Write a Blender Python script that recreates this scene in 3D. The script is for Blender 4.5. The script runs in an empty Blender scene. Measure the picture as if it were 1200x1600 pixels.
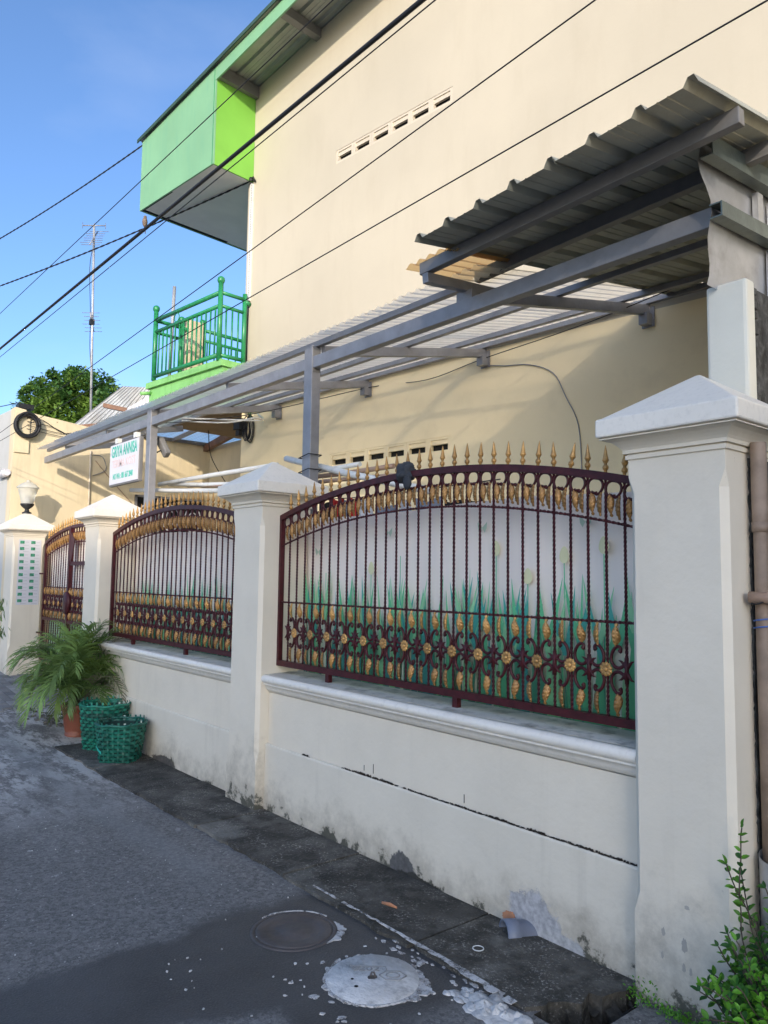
import bpy, bmesh, math, random
from mathutils import Vector, Matrix, noise
random.seed(7)
S = bpy.context.scene
COL = S.collection
PI = math.pi

# ------------------------------------------------------------------ camera
def rot_axes(yaw, pitch, roll):
    cy, sy, cp, sp = math.cos(yaw), math.sin(yaw), math.cos(pitch), math.sin(pitch)
    f = Vector((-sy*cp, cy*cp, sp)); r = Vector((cy, sy, 0)); u = r.cross(f)
    cr, sr = math.cos(roll), math.sin(roll)
    return cr*r + sr*u, -sr*r + cr*u, f
cam = bpy.data.cameras.new('camera'); camo = bpy.data.objects.new('camera', cam); COL.objects.link(camo)
r_, u_, f_ = rot_axes(0.8773, 0.0864, 0.0138)
m = Matrix((( r_.x, u_.x, -f_.x, 0), (r_.y, u_.y, -f_.y, 0), (r_.z, u_.z, -f_.z, 1.5), (0, 0, 0, 1)))
camo.matrix_world = m
cam.sensor_fit = 'VERTICAL'; cam.sensor_height = 24; cam.lens = 1195/1600*24
cam.clip_start = 0.05; cam.clip_end = 2000
S.camera = camo

# ------------------------------------------------------------------ sky and sun
SUN = Vector((0.922, -0.906, 0.365)).normalized()      # towards the sun
w = bpy.data.worlds.new('World'); S.world = w; w.use_nodes = True
nt = w.node_tree; nt.nodes.clear()
sky = nt.nodes.new('ShaderNodeTexSky'); sky.sky_type = 'NISHITA'; sky.sun_disc = False
sky.sun_elevation = math.asin(SUN.z); sky.sun_rotation = math.atan2(SUN.x, SUN.y)
sky.air_density = 0.77; sky.dust_density = 1.6; sky.ozone_density = 3.9; sky.altitude = 0
bg = nt.nodes.new('ShaderNodeBackground'); bg.inputs[1].default_value = 0.15
wo = nt.nodes.new('ShaderNodeOutputWorld')
tcw = nt.nodes.new('ShaderNodeTexCoord'); mpw = nt.nodes.new('ShaderNodeMapping'); mpw.inputs['Scale'].default_value = (1.6, 1.6, 3.6); mpw.inputs['Location'].default_value = (.4, .0, .15)
nzw = nt.nodes.new('ShaderNodeTexNoise'); nzw.inputs['Scale'].default_value = 1.5; nzw.inputs['Detail'].default_value = 6; nzw.inputs['Roughness'].default_value = .5
mrw = nt.nodes.new('ShaderNodeMapRange'); mrw.inputs[1].default_value = .50; mrw.inputs[2].default_value = .74; mrw.inputs[4].default_value = .22
mxw = nt.nodes.new('ShaderNodeMix'); mxw.data_type = 'RGBA'; mxw.inputs[7].default_value = (2.6, 2.9, 3.6, 1)
nt.links.new(tcw.outputs['Generated'], mpw.inputs[0]); nt.links.new(mpw.outputs[0], nzw.inputs[0]); nt.links.new(nzw.outputs[0], mrw.inputs[0]); nt.links.new(mrw.outputs[0], mxw.inputs[0])
nt.links.new(sky.outputs[0], mxw.inputs[6]); nt.links.new(mxw.outputs[2], bg.inputs[0]); nt.links.new(bg.outputs[0], wo.inputs[0])
sl = bpy.data.lights.new('sun', 'SUN'); sl.energy = 2.0; sl.angle = math.radians(0.9); sl.color = (1.0, 0.87, 0.71)
so = bpy.data.objects.new('sun', sl); COL.objects.link(so)
so.rotation_euler = SUN.to_track_quat('Z', 'Y').to_euler(); so.location = (20, -20, 20)
S.view_settings.view_transform = 'Standard'; S.view_settings.look = 'None'
S.view_settings.gamma = 1; S.view_settings.exposure = 1.15; S.view_settings.use_curve_mapping = False
S.render.engine = 'CYCLES'
S.cycles.max_bounces = 8; S.cycles.transparent_max_bounces = 12

# ------------------------------------------------------------------ materials
def nodes(name):
    m = bpy.data.materials.new(name); m.use_nodes = True
    n = m.node_tree; b = n.nodes['Principled BSDF']
    return m, n, b
def N(n, t, **k):
    x = n.nodes.new('ShaderNode'+t)
    for a, v in k.items(): setattr(x, a, v)
    return x
def L(n, a, b): n.links.new(a, b)
def noise_fac(n, pos, scale, detail=4, lo=.35, hi=.65, rough=.55, stretch=None):
    if stretch:
        mp = N(n, 'Mapping'); mp.inputs['Scale'].default_value = stretch; L(n, pos, mp.inputs['Vector']); pos = mp.outputs[0]
    t = N(n, 'TexNoise'); t.inputs['Scale'].default_value = scale; t.inputs['Detail'].default_value = detail; t.inputs['Roughness'].default_value = rough
    L(n, pos, t.inputs['Vector'])
    r = N(n, 'MapRange'); r.inputs[1].default_value = lo; r.inputs[2].default_value = hi
    L(n, t.outputs[0], r.inputs[0]); return r.outputs[0]
def mixc(n, fac, a, b, mode='MIX'):
    x = N(n, 'Mix', data_type='RGBA', blend_type=mode)
    if isinstance(fac, (int, float)): x.inputs[0].default_value = fac
    else: L(n, fac, x.inputs[0])
    for s, v in ((6, a), (7, b)):
        if isinstance(v, tuple): x.inputs[s].default_value = (*v[:3], 1)
        else: L(n, v, x.inputs[s])
    return x.outputs[2]
def mth(n, op, a, b=None, c=None):
    x = N(n, 'Math', operation=op)
    for i, v in enumerate((a, b, c)):
        if v is None: continue
        if isinstance(v, (int, float)): x.inputs[i].default_value = v
        else: L(n, v, x.inputs[i])
    return x.outputs[0]
def rng(n, v, a, b, c=0., d=1., smooth=False):
    x = N(n, 'MapRange'); x.clamp = True
    if smooth: x.interpolation_type = 'SMOOTHSTEP'
    L(n, v, x.inputs[0])
    for i, q in enumerate((a, b, c, d)): x.inputs[i+1].default_value = q
    return x.outputs[0]
def bump(n, b, h, strength=.3, dist=.01):
    x = N(n, 'Bump'); x.inputs['Strength'].default_value = strength; x.inputs['Distance'].default_value = dist
    L(n, h, x.inputs['Height']); L(n, x.outputs[0], b.inputs['Normal'])
def geo(n): return N(n, 'NewGeometry').outputs['Position']
def obj(n): return N(n, 'TexCoord').outputs['Object']

def paint(name, col, rough=.6, metal=0., var=.12, scale=3., bmp=.12, bscale=60., dirt=None, dirt_amt=0., dscale=6., world=True, spec=.5, stretch=None, tint_obj=0.):
    m, n, b = nodes(name); p = geo(n) if world else obj(n)
    f = noise_fac(n, p, scale, 5)
    dk = tuple(c*(1-var) for c in col); lt = tuple(min(1, c*(1+var*.5)) for c in col)
    c = mixc(n, f, dk, lt)
    if dirt:
        g = noise_fac(n, p, dscale, 6, .5, .72, .65, stretch)
        g = mth(n, 'MULTIPLY', g, dirt_amt); c = mixc(n, g, c, dirt)
    if tint_obj:
        oi = N(n, 'ObjectInfo'); v = rng(n, oi.outputs['Random'], 0, 1, 1-tint_obj, 1+tint_obj)
        h = N(n, 'HueSaturation'); L(n, v, h.inputs['Value']); L(n, c, h.inputs['Color']); c = h.outputs[0]
    L(n, c, b.inputs['Base Color']); b.inputs['Roughness'].default_value = rough; b.inputs['Metallic'].default_value = metal
    b.inputs['Specular IOR Level'].default_value = spec
    if bmp:
        t = N(n, 'TexNoise'); t.inputs['Scale'].default_value = bscale; t.inputs['Detail'].default_value = 4; L(n, p, t.inputs['Vector'])
        bump(n, b, t.outputs[0], bmp, .01)
    return m

def ground_plaster(name, col, ztop, *, patches=(), stain=(.30,.26,.20), moss=(.055,.055,.04), streak=.35, tint=None):
    """off-white plaster paint, splashed with mud near its foot and streaked by rain"""
    m, n, b = nodes(name); p = geo(n)
    sep = N(n, 'SeparateXYZ'); L(n, p, sep.inputs[0]); z = sep.outputs[2]
    c = mixc(n, noise_fac(n, p, 1.6, 5, .3, .7), tuple(x*.93 for x in col), col)
    # faint roller and trowel cloudiness
    c = mixc(n, mth(n, 'MULTIPLY', noise_fac(n, p, 5, 7, .42, .72), .26), c, tuple(x*.80 for x in col))
    # vertical rain streaks
    s = noise_fac(n, p, 1.0, 5, .58, .82, .6, (9, 9, .7)); c = mixc(n, mth(n, 'MULTIPLY', s, streak), c, stain)
    # speckles
    sp = noise_fac(n, p, 24, 4, .74, .78); c = mixc(n, mth(n, 'MULTIPLY', sp, .25), c, stain)
    # muddy foot
    h = mth(n, 'ADD', z, mth(n, 'MULTIPLY', mth(n, 'SUBTRACT', noise_fac(n, p, 7, 8, .2, .8, .7), .5), ztop*1.3))
    f = rng(n, h, -.02, ztop, 1, 0, True); f = mth(n, 'POWER', f, 1.6); c = mixc(n, mth(n, 'MULTIPLY', f, .62), c, stain)
    f2 = rng(n, mth(n, 'ADD', h, mth(n, 'MULTIPLY', noise_fac(n, p, 30, 6, .3, .7), .05)), .0, ztop*.17, 1, 0, True)
    c = mixc(n, mth(n, 'MULTIPLY', f2, .9), c, moss)
    pm_ = None
    for px_, pz_, rx_, rz_, pcol in patches:      # places where the paint has come off down to the cement
        dx = mth(n, 'DIVIDE', mth(n, 'SUBTRACT', sep.outputs[0], px_), rx_); dz = mth(n, 'DIVIDE', mth(n, 'SUBTRACT', z, pz_), rz_)
        dd = mth(n, 'SQRT', mth(n, 'ADD', mth(n, 'MULTIPLY', dx, dx), mth(n, 'MULTIPLY', dz, dz)))
        dd = mth(n, 'ADD', dd, mth(n, 'MULTIPLY', mth(n, 'SUBTRACT', noise_fac(n, p, 11, 8, 0, 1, .75), .5), 1.5))
        f = rng(n, dd, .92, 1.02, 1, 0); c = mixc(n, f, c, mixc(n, noise_fac(n, p, 45, 5, .35, .65), tuple(q*.72 for q in pcol), tuple(q*1.15 for q in pcol)))
        pm_ = f if pm_ is None else mth(n, 'MAXIMUM', pm_, f)
    L(n, c, b.inputs['Base Color']); b.inputs['Roughness'].default_value = .55; b.inputs['Specular IOR Level'].default_value = .4
    t = N(n, 'TexNoise'); t.inputs['Scale'].default_value = 35; t.inputs['Detail'].default_value = 6; L(n, p, t.inputs['Vector'])
    t2 = N(n, 'TexNoise'); t2.inputs['Scale'].default_value = 5; t2.inputs['Detail'].default_value = 2; L(n, p, t2.inputs['Vector'])
    hh = mth(n, 'ADD', mth(n, 'MULTIPLY', t.outputs[0], .25), mth(n, 'MULTIPLY', t2.outputs[0], .9))
    if pm_ is not None: hh = mth(n, 'SUBTRACT', hh, mth(n, 'MULTIPLY', pm_, .5))
    bump(n, b, hh, .30, .02)
    return m

WHITE = (.765, .69, .56)
M = {}
M['white'] = ground_plaster('white_plaster', WHITE, .34, streak=.16)
M['pillar'] = ground_plaster('pillar_plaster', WHITE, .55, streak=.14)
M['roofedge'] = paint('dark_roof_edge', (.035, .075, .05), .6, var=.2, bmp=0)
M['shade_lining'] = paint('basket_shade_lining', (.008, .045, .034), .8, var=.3, bmp=0)  # near-black inner shell paints the shade between the woven bands
M['white_foot'] = ground_plaster('white_plaster_foot', (.73, .665, .545), .30, streak=.3, patches=((-2.17, .03, .15, .17, (.44, .43, .43)), (-2.03, .0, .12, .07, (.46, .45, .44)), (-3.02, .03, .09, .09, (.12, .115, .11)), (-2.90, .0, .20, .035, (.04, .038, .032)), (-5.9, .02, .20, .05, (.10, .09, .08))))
M['white_cap'] = paint('white_cap', (.80, .75, .66), .5, var=.05, bmp=.08, bscale=30, dirt=(.34,.31,.26), dirt_amt=.2, dscale=38)
M['cornice'] = paint('cornice_paint', (.80, .75, .66), .35, var=.06, bmp=.08, bscale=40, dirt=(.45,.41,.34), dirt_amt=.3, dscale=26)
M['ledge'] = paint('ledge_dirty', (.66, .62, .54), .6, var=.2, bmp=.3, bscale=50, dirt=(.13,.12,.09), dirt_amt=.85, dscale=8)
M['house'] = paint('house_paint', (.505, .452, .35), .7, var=.07, scale=.7, bmp=.08, bscale=25, dirt=(.40,.345,.25), dirt_amt=.22, dscale=2.5, stretch=(2.2,2.2,.45))
M['house_brightened'] = paint('house_paint_brightened', (.86, .725, .465), .7, var=.05, scale=.8, bmp=.08, bscale=25, dirt=(.55,.45,.27), dirt_amt=.25, dscale=2.5)  # house paint brightened to imitate more light under the canopy
M['house_trim'] = paint('house_trim', (.58, .51, .40), .6, var=.05, bmp=.08)
M['neigh'] = paint('neighbour_paint', (.66, .56, .375), .7, var=.07, scale=1.2, bmp=.15, bscale=20, dirt=(.42,.35,.22), dirt_amt=.4, dscale=3, stretch=(3,3,.6))
M['neigh_white'] = paint('neighbour_white', (.50, .50, .48), .7, var=.07, scale=1.2, bmp=.1, bscale=20, dirt=(.4,.38,.3), dirt_amt=.3, dscale=3)
M['cream_end'] = paint('cream_end', (.74, .71, .60), .6, var=.05, bmp=.1)
M['mint'] = paint('mint_board', (.20, .405, .225), .55, var=.08, scale=1.5, bmp=.05, dirt=(.15,.36,.22), dirt_amt=.5, dscale=4, stretch=(4,4,.5))
M['lime'] = paint('lime_board', (.18, .45, .06), .55, var=.06, bmp=.05)
M['balcony'] = paint('balcony_green', (.22, .50, .16), .55, var=.08, bmp=.1, dirt=(.12,.33,.06), dirt_amt=.6, dscale=4, stretch=(3,3,.8))
M['soffit'] = paint('soffit_grey', (.78, .75, .73), .7, var=.06, bmp=.05)
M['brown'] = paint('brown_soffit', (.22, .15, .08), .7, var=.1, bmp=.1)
M['rail'] = paint('green_rail_paint', (.02, .22, .08), .35, var=.2, bmp=.1, scale=12)
M['iron'] = paint('maroon_iron', (.060, .010, .013), .42, var=.35, scale=25, bmp=.1, bscale=150, spec=.28)
M['gold'] = paint('gold_paint', (.50, .275, .085), .38, .25, var=.3, scale=40, bmp=.12, bscale=120, world=False, tint_obj=.25)
M['steel'] = paint('galvanised_steel', (.27, .27, .285), .45, .35, var=.15, scale=6, bmp=.06, dirt=(.20,.19,.18), dirt_amt=.5, dscale=10)
M['steel_dark'] = paint('dull_steel', (.21, .205, .20), .5, .2, var=.15, scale=6, bmp=.06, dirt=(.08,.07,.07), dirt_amt=.5)
M['cladding'] = paint('cladding_metal', (.42, .43, .45), .34, .5, var=.2, scale=4, bmp=.25, bscale=4, dirt=(.14,.13,.13), dirt_amt=.5, dscale=5)
M['angle'] = paint('angle_metal', (.13, .16, .15), .4, .5, var=.2, scale=10, bmp=.1)
M['darkroof'] = paint('dark_roof_metal', (.36, .37, .32), .5, .1, var=.12, scale=5, bmp=.05, dirt=(.18,.15,.11), dirt_amt=.4, dscale=3)
M['eaveroof'] = paint('eave_roof_metal', (.36, .38, .34), .45, .3, var=.12, scale=5, bmp=.03)
M['oldroof'] = paint('old_zinc_roof', (.40, .42, .44), .5, .3, var=.2, scale=3, bmp=.1, dirt=(.2,.17,.13), dirt_amt=.5, dscale=4)
M['black'] = paint('black_plastic', (.012, .012, .013), .5, var=.2, bmp=.05)
M['cable'] = paint('black_cable', (.008, .008, .010), .6, var=.1, bmp=0)
M['dark'] = paint('dark_void', (.006, .006, .006), .9, bmp=0)
M['pvc'] = paint('white_pvc', (.68, .68, .65), .35, var=.06, bmp=.05, dirt=(.3,.27,.2), dirt_amt=.4, dscale=12)
M['rod'] = paint('brown_rod', (.36, .24, .17), .5, var=.15, bmp=.1, dirt=(.15,.08,.05), dirt_amt=.5)
M['wood'] = paint('brown_wood', (.18, .085, .045), .6, var=.3, scale=8, bmp=.2)
M['signface'] = paint('sign_face', (.62, .61, .64), .4, var=.04, bmp=.02)
M['teal'] = paint('teal_lettering', (.03, .40, .30), .5, var=.1, bmp=0)
M['faded'] = paint('faded_lettering', (.66, .52, .52), .5, var=.1, bmp=0)
M['terracotta'] = paint('terracotta_plastic', (.25, .075, .04), .5, var=.15, scale=8, bmp=.1, dirt=(.14,.08,.06), dirt_amt=.6, dscale=8)
M['soil'] = paint('soil', (.03, .022, .015), .95, var=.4, bmp=.6, bscale=30)
M['band'] = paint('green_band', (.016, .20, .13), .35, var=.3, scale=9, bmp=.1, dirt=(.015,.06,.045), dirt_amt=.7, dscale=5)
M['band2'] = paint('green_band_grime_shade', (.011, .14, .095), .4, var=.4, scale=8, bmp=.1, dirt=(.02,.03,.028), dirt_amt=.9, dscale=4)
M['tape'] = paint('bright_teal_band', (.03, .42, .33), .35, var=.1, bmp=0)
M['bandpale'] = paint('pale_band_tip', (.45, .55, .50), .4, var=.1, bmp=0)
M['pipe'] = paint('rusty_pipe', (.27, .20, .15), .6, var=.25, scale=9, bmp=.25, bscale=30, dirt=(.13,.08,.05), dirt_amt=.7, dscale=7)
M['rough'] = paint('rough_dark_render', (.05, .05, .048), .9, var=.6, scale=14, bmp=1.0, bscale=28, dirt=(.20,.20,.19), dirt_amt=.5, dscale=22)
M['concrete'] = paint('grey_concrete', (.31, .30, .28), .85, var=.2, scale=9, bmp=.6, bscale=40, dirt=(.12,.115,.10), dirt_amt=.6, dscale=6)
M['cloth_dark'] = paint('dark_cloth', (.035, .04, .048), .9, var=.3, bmp=.3, bscale=25)
M['cloth_red'] = paint('red_cloth', (.52, .03, .03), .85, var=.2, bmp=.3, bscale=20)
M['cloth_white'] = paint('pale_cloth', (.60, .62, .66), .85, var=.15, bmp=.3, bscale=20)
M['cloth_blue'] = paint('grey_blue_cloth', (.22, .26, .33), .85, var=.2, bmp=.3, bscale=20)
M['cloth_black'] = paint('black_cloth', (.012, .012, .014), .85, var=.2, bmp=.3, bscale=20)
M['pink'] = paint('pink_plastic', (.75, .16, .25), .4, var=.1, bmp=0)
M['greenplastic'] = paint('green_plastic', (.12, .60, .06), .4, var=.1, bmp=0)
M['bark'] = paint('bark', (.10, .075, .05), .9, var=.3, bmp=.5, bscale=12)
M['bluepipe'] = paint('grey_pvc', (.17, .19, .24), .4, var=.15, bmp=.05)
M['orange'] = paint('orange_brick', (.55, .25, .13), .85, var=.2, bmp=.4)
M['glassbulb'], n, b = nodes('bulb_glass')
b.inputs['Base Color'].default_value = (.85, .85, .82, 1); b.inputs['Roughness'].default_value = .2; b.inputs['Transmission Weight'].default_value = .3
M['lampglass'], n, b = nodes('frosted_lamp_glass')
b.inputs['Base Color'].default_value = (.78, .78, .72, 1); b.inputs['Roughness'].default_value = .35; b.inputs['Transmission Weight'].default_value = .55

def leafmat(name, col, trans=.35, var=.35):
    m, n, b = nodes(name); p = geo(n)
    c = mixc(n, noise_fac(n, p, 9, 3, .3, .7), tuple(x*(1-var) for x in col), tuple(x*(1+var) for x in col))
    oi = N(n, 'ObjectInfo'); h = N(n, 'HueSaturation'); L(n, rng(n, oi.outputs['Random'], 0, 1, .75, 1.3), h.inputs['Value']); L(n, c, h.inputs['Color']); c = h.outputs[0]
    L(n, c, b.inputs['Base Color']); b.inputs['Roughness'].default_value = .45; b.inputs['Specular IOR Level'].default_value = .45
    t = N(n, 'BsdfTranslucent'); L(n, c, t.inputs[0]); mx = N(n, 'MixShader'); mx.inputs[0].default_value = trans
    L(n, b.outputs[0], mx.inputs[1]); L(n, t.outputs[0], mx.inputs[2]); L(n, mx.outputs[0], n.nodes['Material Output'].inputs[0])
    return m
M['palm'] = leafmat('palm_leaf', (.18, .28, .085))
M['palm_dry'] = leafmat('palm_leaf_dry', (.27, .25, .17))
M['palm_lime'] = leafmat('palm_leaf_lime', (.20, .29, .06))
M['bush'] = leafmat('bush_leaf', (.13, .34, .03))
M['bush_dark'] = leafmat('bush_leaf_dark', (.045, .15, .025))
M['tree_a'] = leafmat('tree_leaf_light', (.12, .21, .035))
M['tree_b'] = leafmat('tree_leaf_dark', (.055, .13, .03))

def sheetmat(name, col, tr, tl):
    """corrugated plastic roofing: part clear, part milky, grimy along the laps"""
    m, n, b = nodes(name); p = geo(n)
    g = noise_fac(n, p, 3.5, 6, .45, .75, .6, (1, 2.5, 1))
    c = mixc(n, mth(n, 'MULTIPLY', g, .30), col, tuple(x*.70 for x in col))
    sx = N(n, 'SeparateXYZ'); L(n, p, sx.inputs[0]); ph = mth(n, 'COSINE', mth(n, 'MULTIPLY', sx.outputs[0], 2*PI/.076))
    c = mixc(n, mth(n, 'MULTIPLY', rng(n, ph, -.60, -.98), .22), c, tuple(x*.45 for x in col))   # dust lies in the valleys
    L(n, c, b.inputs['Base Color']); b.inputs['Roughness'].default_value = .35
    t = N(n, 'BsdfTranslucent'); L(n, c, t.inputs[0]); tp = N(n, 'BsdfTransparent'); L(n, c, tp.inputs[0])
    rf = N(n, 'BsdfRefraction'); rf.inputs['IOR'].default_value = 1.02; rf.inputs['Roughness'].default_value = .45; L(n, c, rf.inputs['Color'])
    m0 = N(n, 'MixShader'); m0.inputs[0].default_value = .6; L(n, t.outputs[0], m0.inputs[1]); L(n, rf.outputs[0], m0.inputs[2])
    m1 = N(n, 'MixShader'); m1.inputs[0].default_value = tl; L(n, b.outputs[0], m1.inputs[1]); L(n, m0.outputs[0], m1.inputs[2])
    m2 = N(n, 'MixShader'); m2.inputs[0].default_value = tr; L(n, m1.outputs[0], m2.inputs[1]); L(n, tp.outputs[0], m2.inputs[2])
    L(n, m2.outputs[0], n.nodes['Material Output'].inputs[0])
    return m
M['sheet'] = sheetmat('milky_roof_sheet', (1.0, .98, .94), .13, .97)
M['sheet_old'] = sheetmat('yellowed_roof_sheet', (.90, .66, .36), .12, .85)
M['sheet_blue'] = sheetmat('bluish_roof_sheet', (.84, .87, .92), .03, .55)

def gold_crease_shade():
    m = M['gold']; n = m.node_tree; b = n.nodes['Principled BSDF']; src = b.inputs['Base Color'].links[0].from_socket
    g = N(n, 'NewGeometry'); f = rng(n, g.outputs['Pointiness'], .42, .53)  # crease shading painted in with the patina: grooves get darker gold
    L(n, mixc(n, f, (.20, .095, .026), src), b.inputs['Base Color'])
gold_crease_shade()

# asphalt: worn grey with grit, a darker repair across the lane, cement splashes
def asphalt():
    m, n, b = nodes('asphalt'); p = geo(n)
    sep = N(n, 'SeparateXYZ'); L(n, p, sep.inputs[0]); X, Y = sep.outputs[0], sep.outputs[1]
    wob = lambda s, a: mth(n, 'MULTIPLY', mth(n, 'SUBTRACT', noise_fac(n, p, s, 5, 0, 1), .5), a)
    c = mixc(n, noise_fac(n, p, 2.2, 5, .3, .7), (.125, .117, .108), (.20, .187, .172))
    va = N(n, 'TexVoronoi'); va.inputs['Scale'].default_value = 62; L(n, p, va.inputs['Vector']); sc_ = N(n, 'SeparateColor'); L(n, va.outputs['Color'], sc_.inputs[0])
    agg = rng(n, sc_.outputs[1], 0, 1); c = mixc(n, .55, c, mixc(n, agg, (.05, .047, .044), (.30, .28, .255)))
    grit = noise_fac(n, p, 130, 2, .45, .75); c = mixc(n, mth(n, 'MULTIPLY', grit, .55), c, (.36, .34, .31))
    g2 = noise_fac(n, p, 48, 4, .38, .66, .7); c = mixc(n, mth(n, 'MULTIPLY', g2, .45), c, (.075, .07, .066))
    v = N(n, 'TexVoronoi'); v.inputs['Scale'].default_value = 42; L(n, p, v.inputs['Vector'])
    st = rng(n, v.outputs['Distance'], .13, .20, 1, 0); pick = N(n, 'SeparateColor'); L(n, v.outputs['Color'], pick.inputs[0])
    st = mth(n, 'MULTIPLY', st, rng(n, pick.outputs[0], .84, .86)); c = mixc(n, st, c, (.44, .42, .38))
    # dark repair strip
    xw = mth(n, 'ADD', X, wob(2.5, .25))
    yw = mth(n, 'ADD', Y, wob(2.5, .3))
    s1 = mth(n, 'MULTIPLY', rng(n, xw, -3.16, -3.08), rng(n, mth(n, 'ADD', xw, mth(n, 'MULTIPLY', yw, -.42)), -2.98, -3.05))
    s2 = mth(n, 'MULTIPLY', rng(n, xw, -3.20, -3.12), mth(n, 'MULTIPLY', rng(n, yw, 1.48, 1.55), rng(n, xw, -1.95, -2.1)))
    s2 = mth(n, 'MULTIPLY', s2, rng(n, yw, 2.22, 2.16))
    dk = mth(n, 'MAXIMUM', s1, s2)
    dcol = mixc(n, noise_fac(n, p, 3.5, 5, .35, .7), (.038, .036, .035), (.066, .063, .062))
    dcol = mixc(n, mth(n, 'MULTIPLY', grit, .25), dcol, (.15, .145, .14))
    c = mixc(n, mth(n, 'MULTIPLY', dk, .92), c, dcol)
    # dusty, cement-smeared stretch towards the drive
    d = mth(n, 'ADD', mth(n, 'MULTIPLY', X, -1.0), wob(1.2, 3.0))
    dust = mth(n, 'MULTIPLY', mth(n, 'MULTIPLY', rng(n, d, 4.4, 6.6, 0, 1, True), rng(n, d, 9.5, 14.0, 1, .12, True)), mth(n, 'MULTIPLY', noise_fac(n, p, 1.6, 4, .30, .50, .6, (.6, 1.9, 1)), noise_fac(n, p, 5.5, 10, .44, .54, .78, (.6, 1.5, 1))))
    c = mixc(n, mth(n, 'MULTIPLY', dust, .68), c, (.66, .63, .59))
    fl = noise_fac(n, p, 9, 4, .66, .69, .6); fl = mth(n, 'MULTIPLY', fl, rng(n, d, 3.6, 5.2)); c = mixc(n, mth(n, 'MULTIPLY', fl, .85), c, (.52, .50, .48))
    # grey film beside the slabs
    gl = mth(n, 'MULTIPLY', rng(n, mth(n, 'ABSOLUTE', mth(n, 'SUBTRACT', yw, 1.86)), .02, .16, 1, 0, True), rng(n, X, -3.3, -3.8)); c = mixc(n, mth(n, 'MULTIPLY', gl, .35), c, (.24, .24, .23))
    L(n, c, b.inputs['Base Color'])
    L(n, rng(n, dk, 0, 1, .82, .55), b.inputs['Roughness']); b.inputs['Specular IOR Level'].default_value = .5
    t = N(n, 'TexNoise'); t.inputs['Scale'].default_value = 110; t.inputs['Detail'].default_value = 5; L(n, p, t.inputs['Vector'])
    t2 = N(n, 'TexNoise'); t2.inputs['Scale'].default_value = 4; t2.inputs['Detail'].default_value = 3; L(n, p, t2.inputs['Vector'])
    bump(n, b, mth(n, 'ADD', mth(n, 'MULTIPLY', t.outputs[0], .5), t2.outputs[0]), .45, .012)
    return m
M['asphalt'] = asphalt()

def slabmat():
    m, n, b = nodes('mossy_slab'); p = geo(n)
    c = mixc(n, noise_fac(n, p, 4, 8, .35, .65, .7), (.030, .026, .019), (.105, .094, .076))
    chip = mth(n, 'MULTIPLY', noise_fac(n, p, 85, 5, .55, .62, .7), noise_fac(n, p, 5, 5, .42, .62, .7)); c = mixc(n, mth(n, 'MULTIPLY', chip, .8), c, (.40, .37, .32))
    c = mixc(n, mth(n, 'MULTIPLY', noise_fac(n, p, 7, 7, .50, .60, .7), .75), c, (.022, .020, .014))
    c = mixc(n, mth(n, 'MULTIPLY', noise_fac(n, p, 2.0, 4, .55, .7), .5), c, (.26, .245, .21))
    oi = N(n, 'ObjectInfo'); h = N(n, 'HueSaturation'); L(n, rng(n, oi.outputs['Random'], 0, 1, .75, 1.25), h.inputs['Value']); L(n, c, h.inputs['Color'])
    L(n, h.outputs[0], b.inputs['Base Color']); b.inputs['Roughness'].default_value = .85
    t = N(n, 'TexNoise'); t.inputs['Scale'].default_value = 45; t.inputs['Detail'].default_value = 7; L(n, p, t.inputs['Vector'])
    bump(n, b, t.outputs[0], .7, .02)
    return m
M['slab'] = slabmat()
M['paver'] = paint('grey_paver', (.24, .235, .23), .85, var=.25, scale=5, bmp=.4, bscale=60, tint_obj=.3)
M['cementpaint'] = paint('cement_white', (.62, .60, .57), .85, var=.22, scale=7, bmp=.9, bscale=34, dirt=(.14,.135,.13), dirt_amt=.75, dscale=13)
def film():
    m, n, b = nodes('cement_film'); p = geo(n)
    c = mixc(n, noise_fac(n, p, 8, 5, .3, .7), (.42, .40, .38), (.66, .64, .61)); L(n, c, b.inputs['Base Color']); b.inputs['Roughness'].default_value = .85
    a = noise_fac(n, p, 26, 7, .40, .54, .75); tp = N(n, 'BsdfTransparent'); mx = N(n, 'MixShader'); L(n, a, mx.inputs[0]); L(n, tp.outputs[0], mx.inputs[1]); L(n, b.outputs[0], mx.inputs[2]); L(n, mx.outputs[0], n.nodes['Material Output'].inputs[0])
    return m
M['film'] = film()
M['castiron'] = paint('worn_iron_cover', (.105, .09, .083), .6, .2, var=.3, scale=6, bmp=.3, bscale=40, dirt=(.13,.09,.07), dirt_amt=.6, dscale=5)

def bannermat():
    m, n, b = nodes('banner_vinyl'); p = geo(n); sep = N(n, 'SeparateXYZ'); L(n, p, sep.inputs[0]); z = sep.outputs[2]
    c = mixc(n, rng(n, z, .80, 1.38, 0, 1, True), (.27, .44, .26), (.96, .87, .78))
    c = mixc(n, mth(n, 'MULTIPLY', noise_fac(n, p, 2, 4, .4, .7, .5, (3, 1, .4)), .18), c, (.45, .43, .42))
    L(n, c, b.inputs['Base Color']); b.inputs['Roughness'].default_value = .5
    t = N(n, 'TexNoise'); t.inputs['Scale'].default_value = 2.2; L(n, p, t.inputs['Vector']); bump(n, b, t.outputs[0], .25, .05)
    tr_ = N(n, 'BsdfTranslucent'); L(n, c, tr_.inputs[0]); mx = N(n, 'MixShader'); mx.inputs[0].default_value = .08
    L(n, b.outputs[0], mx.inputs[1]); L(n, tr_.outputs[0], mx.inputs[2]); L(n, mx.outputs[0], n.nodes['Material Output'].inputs[0])
    return m
M['banner'] = bannermat()
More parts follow.
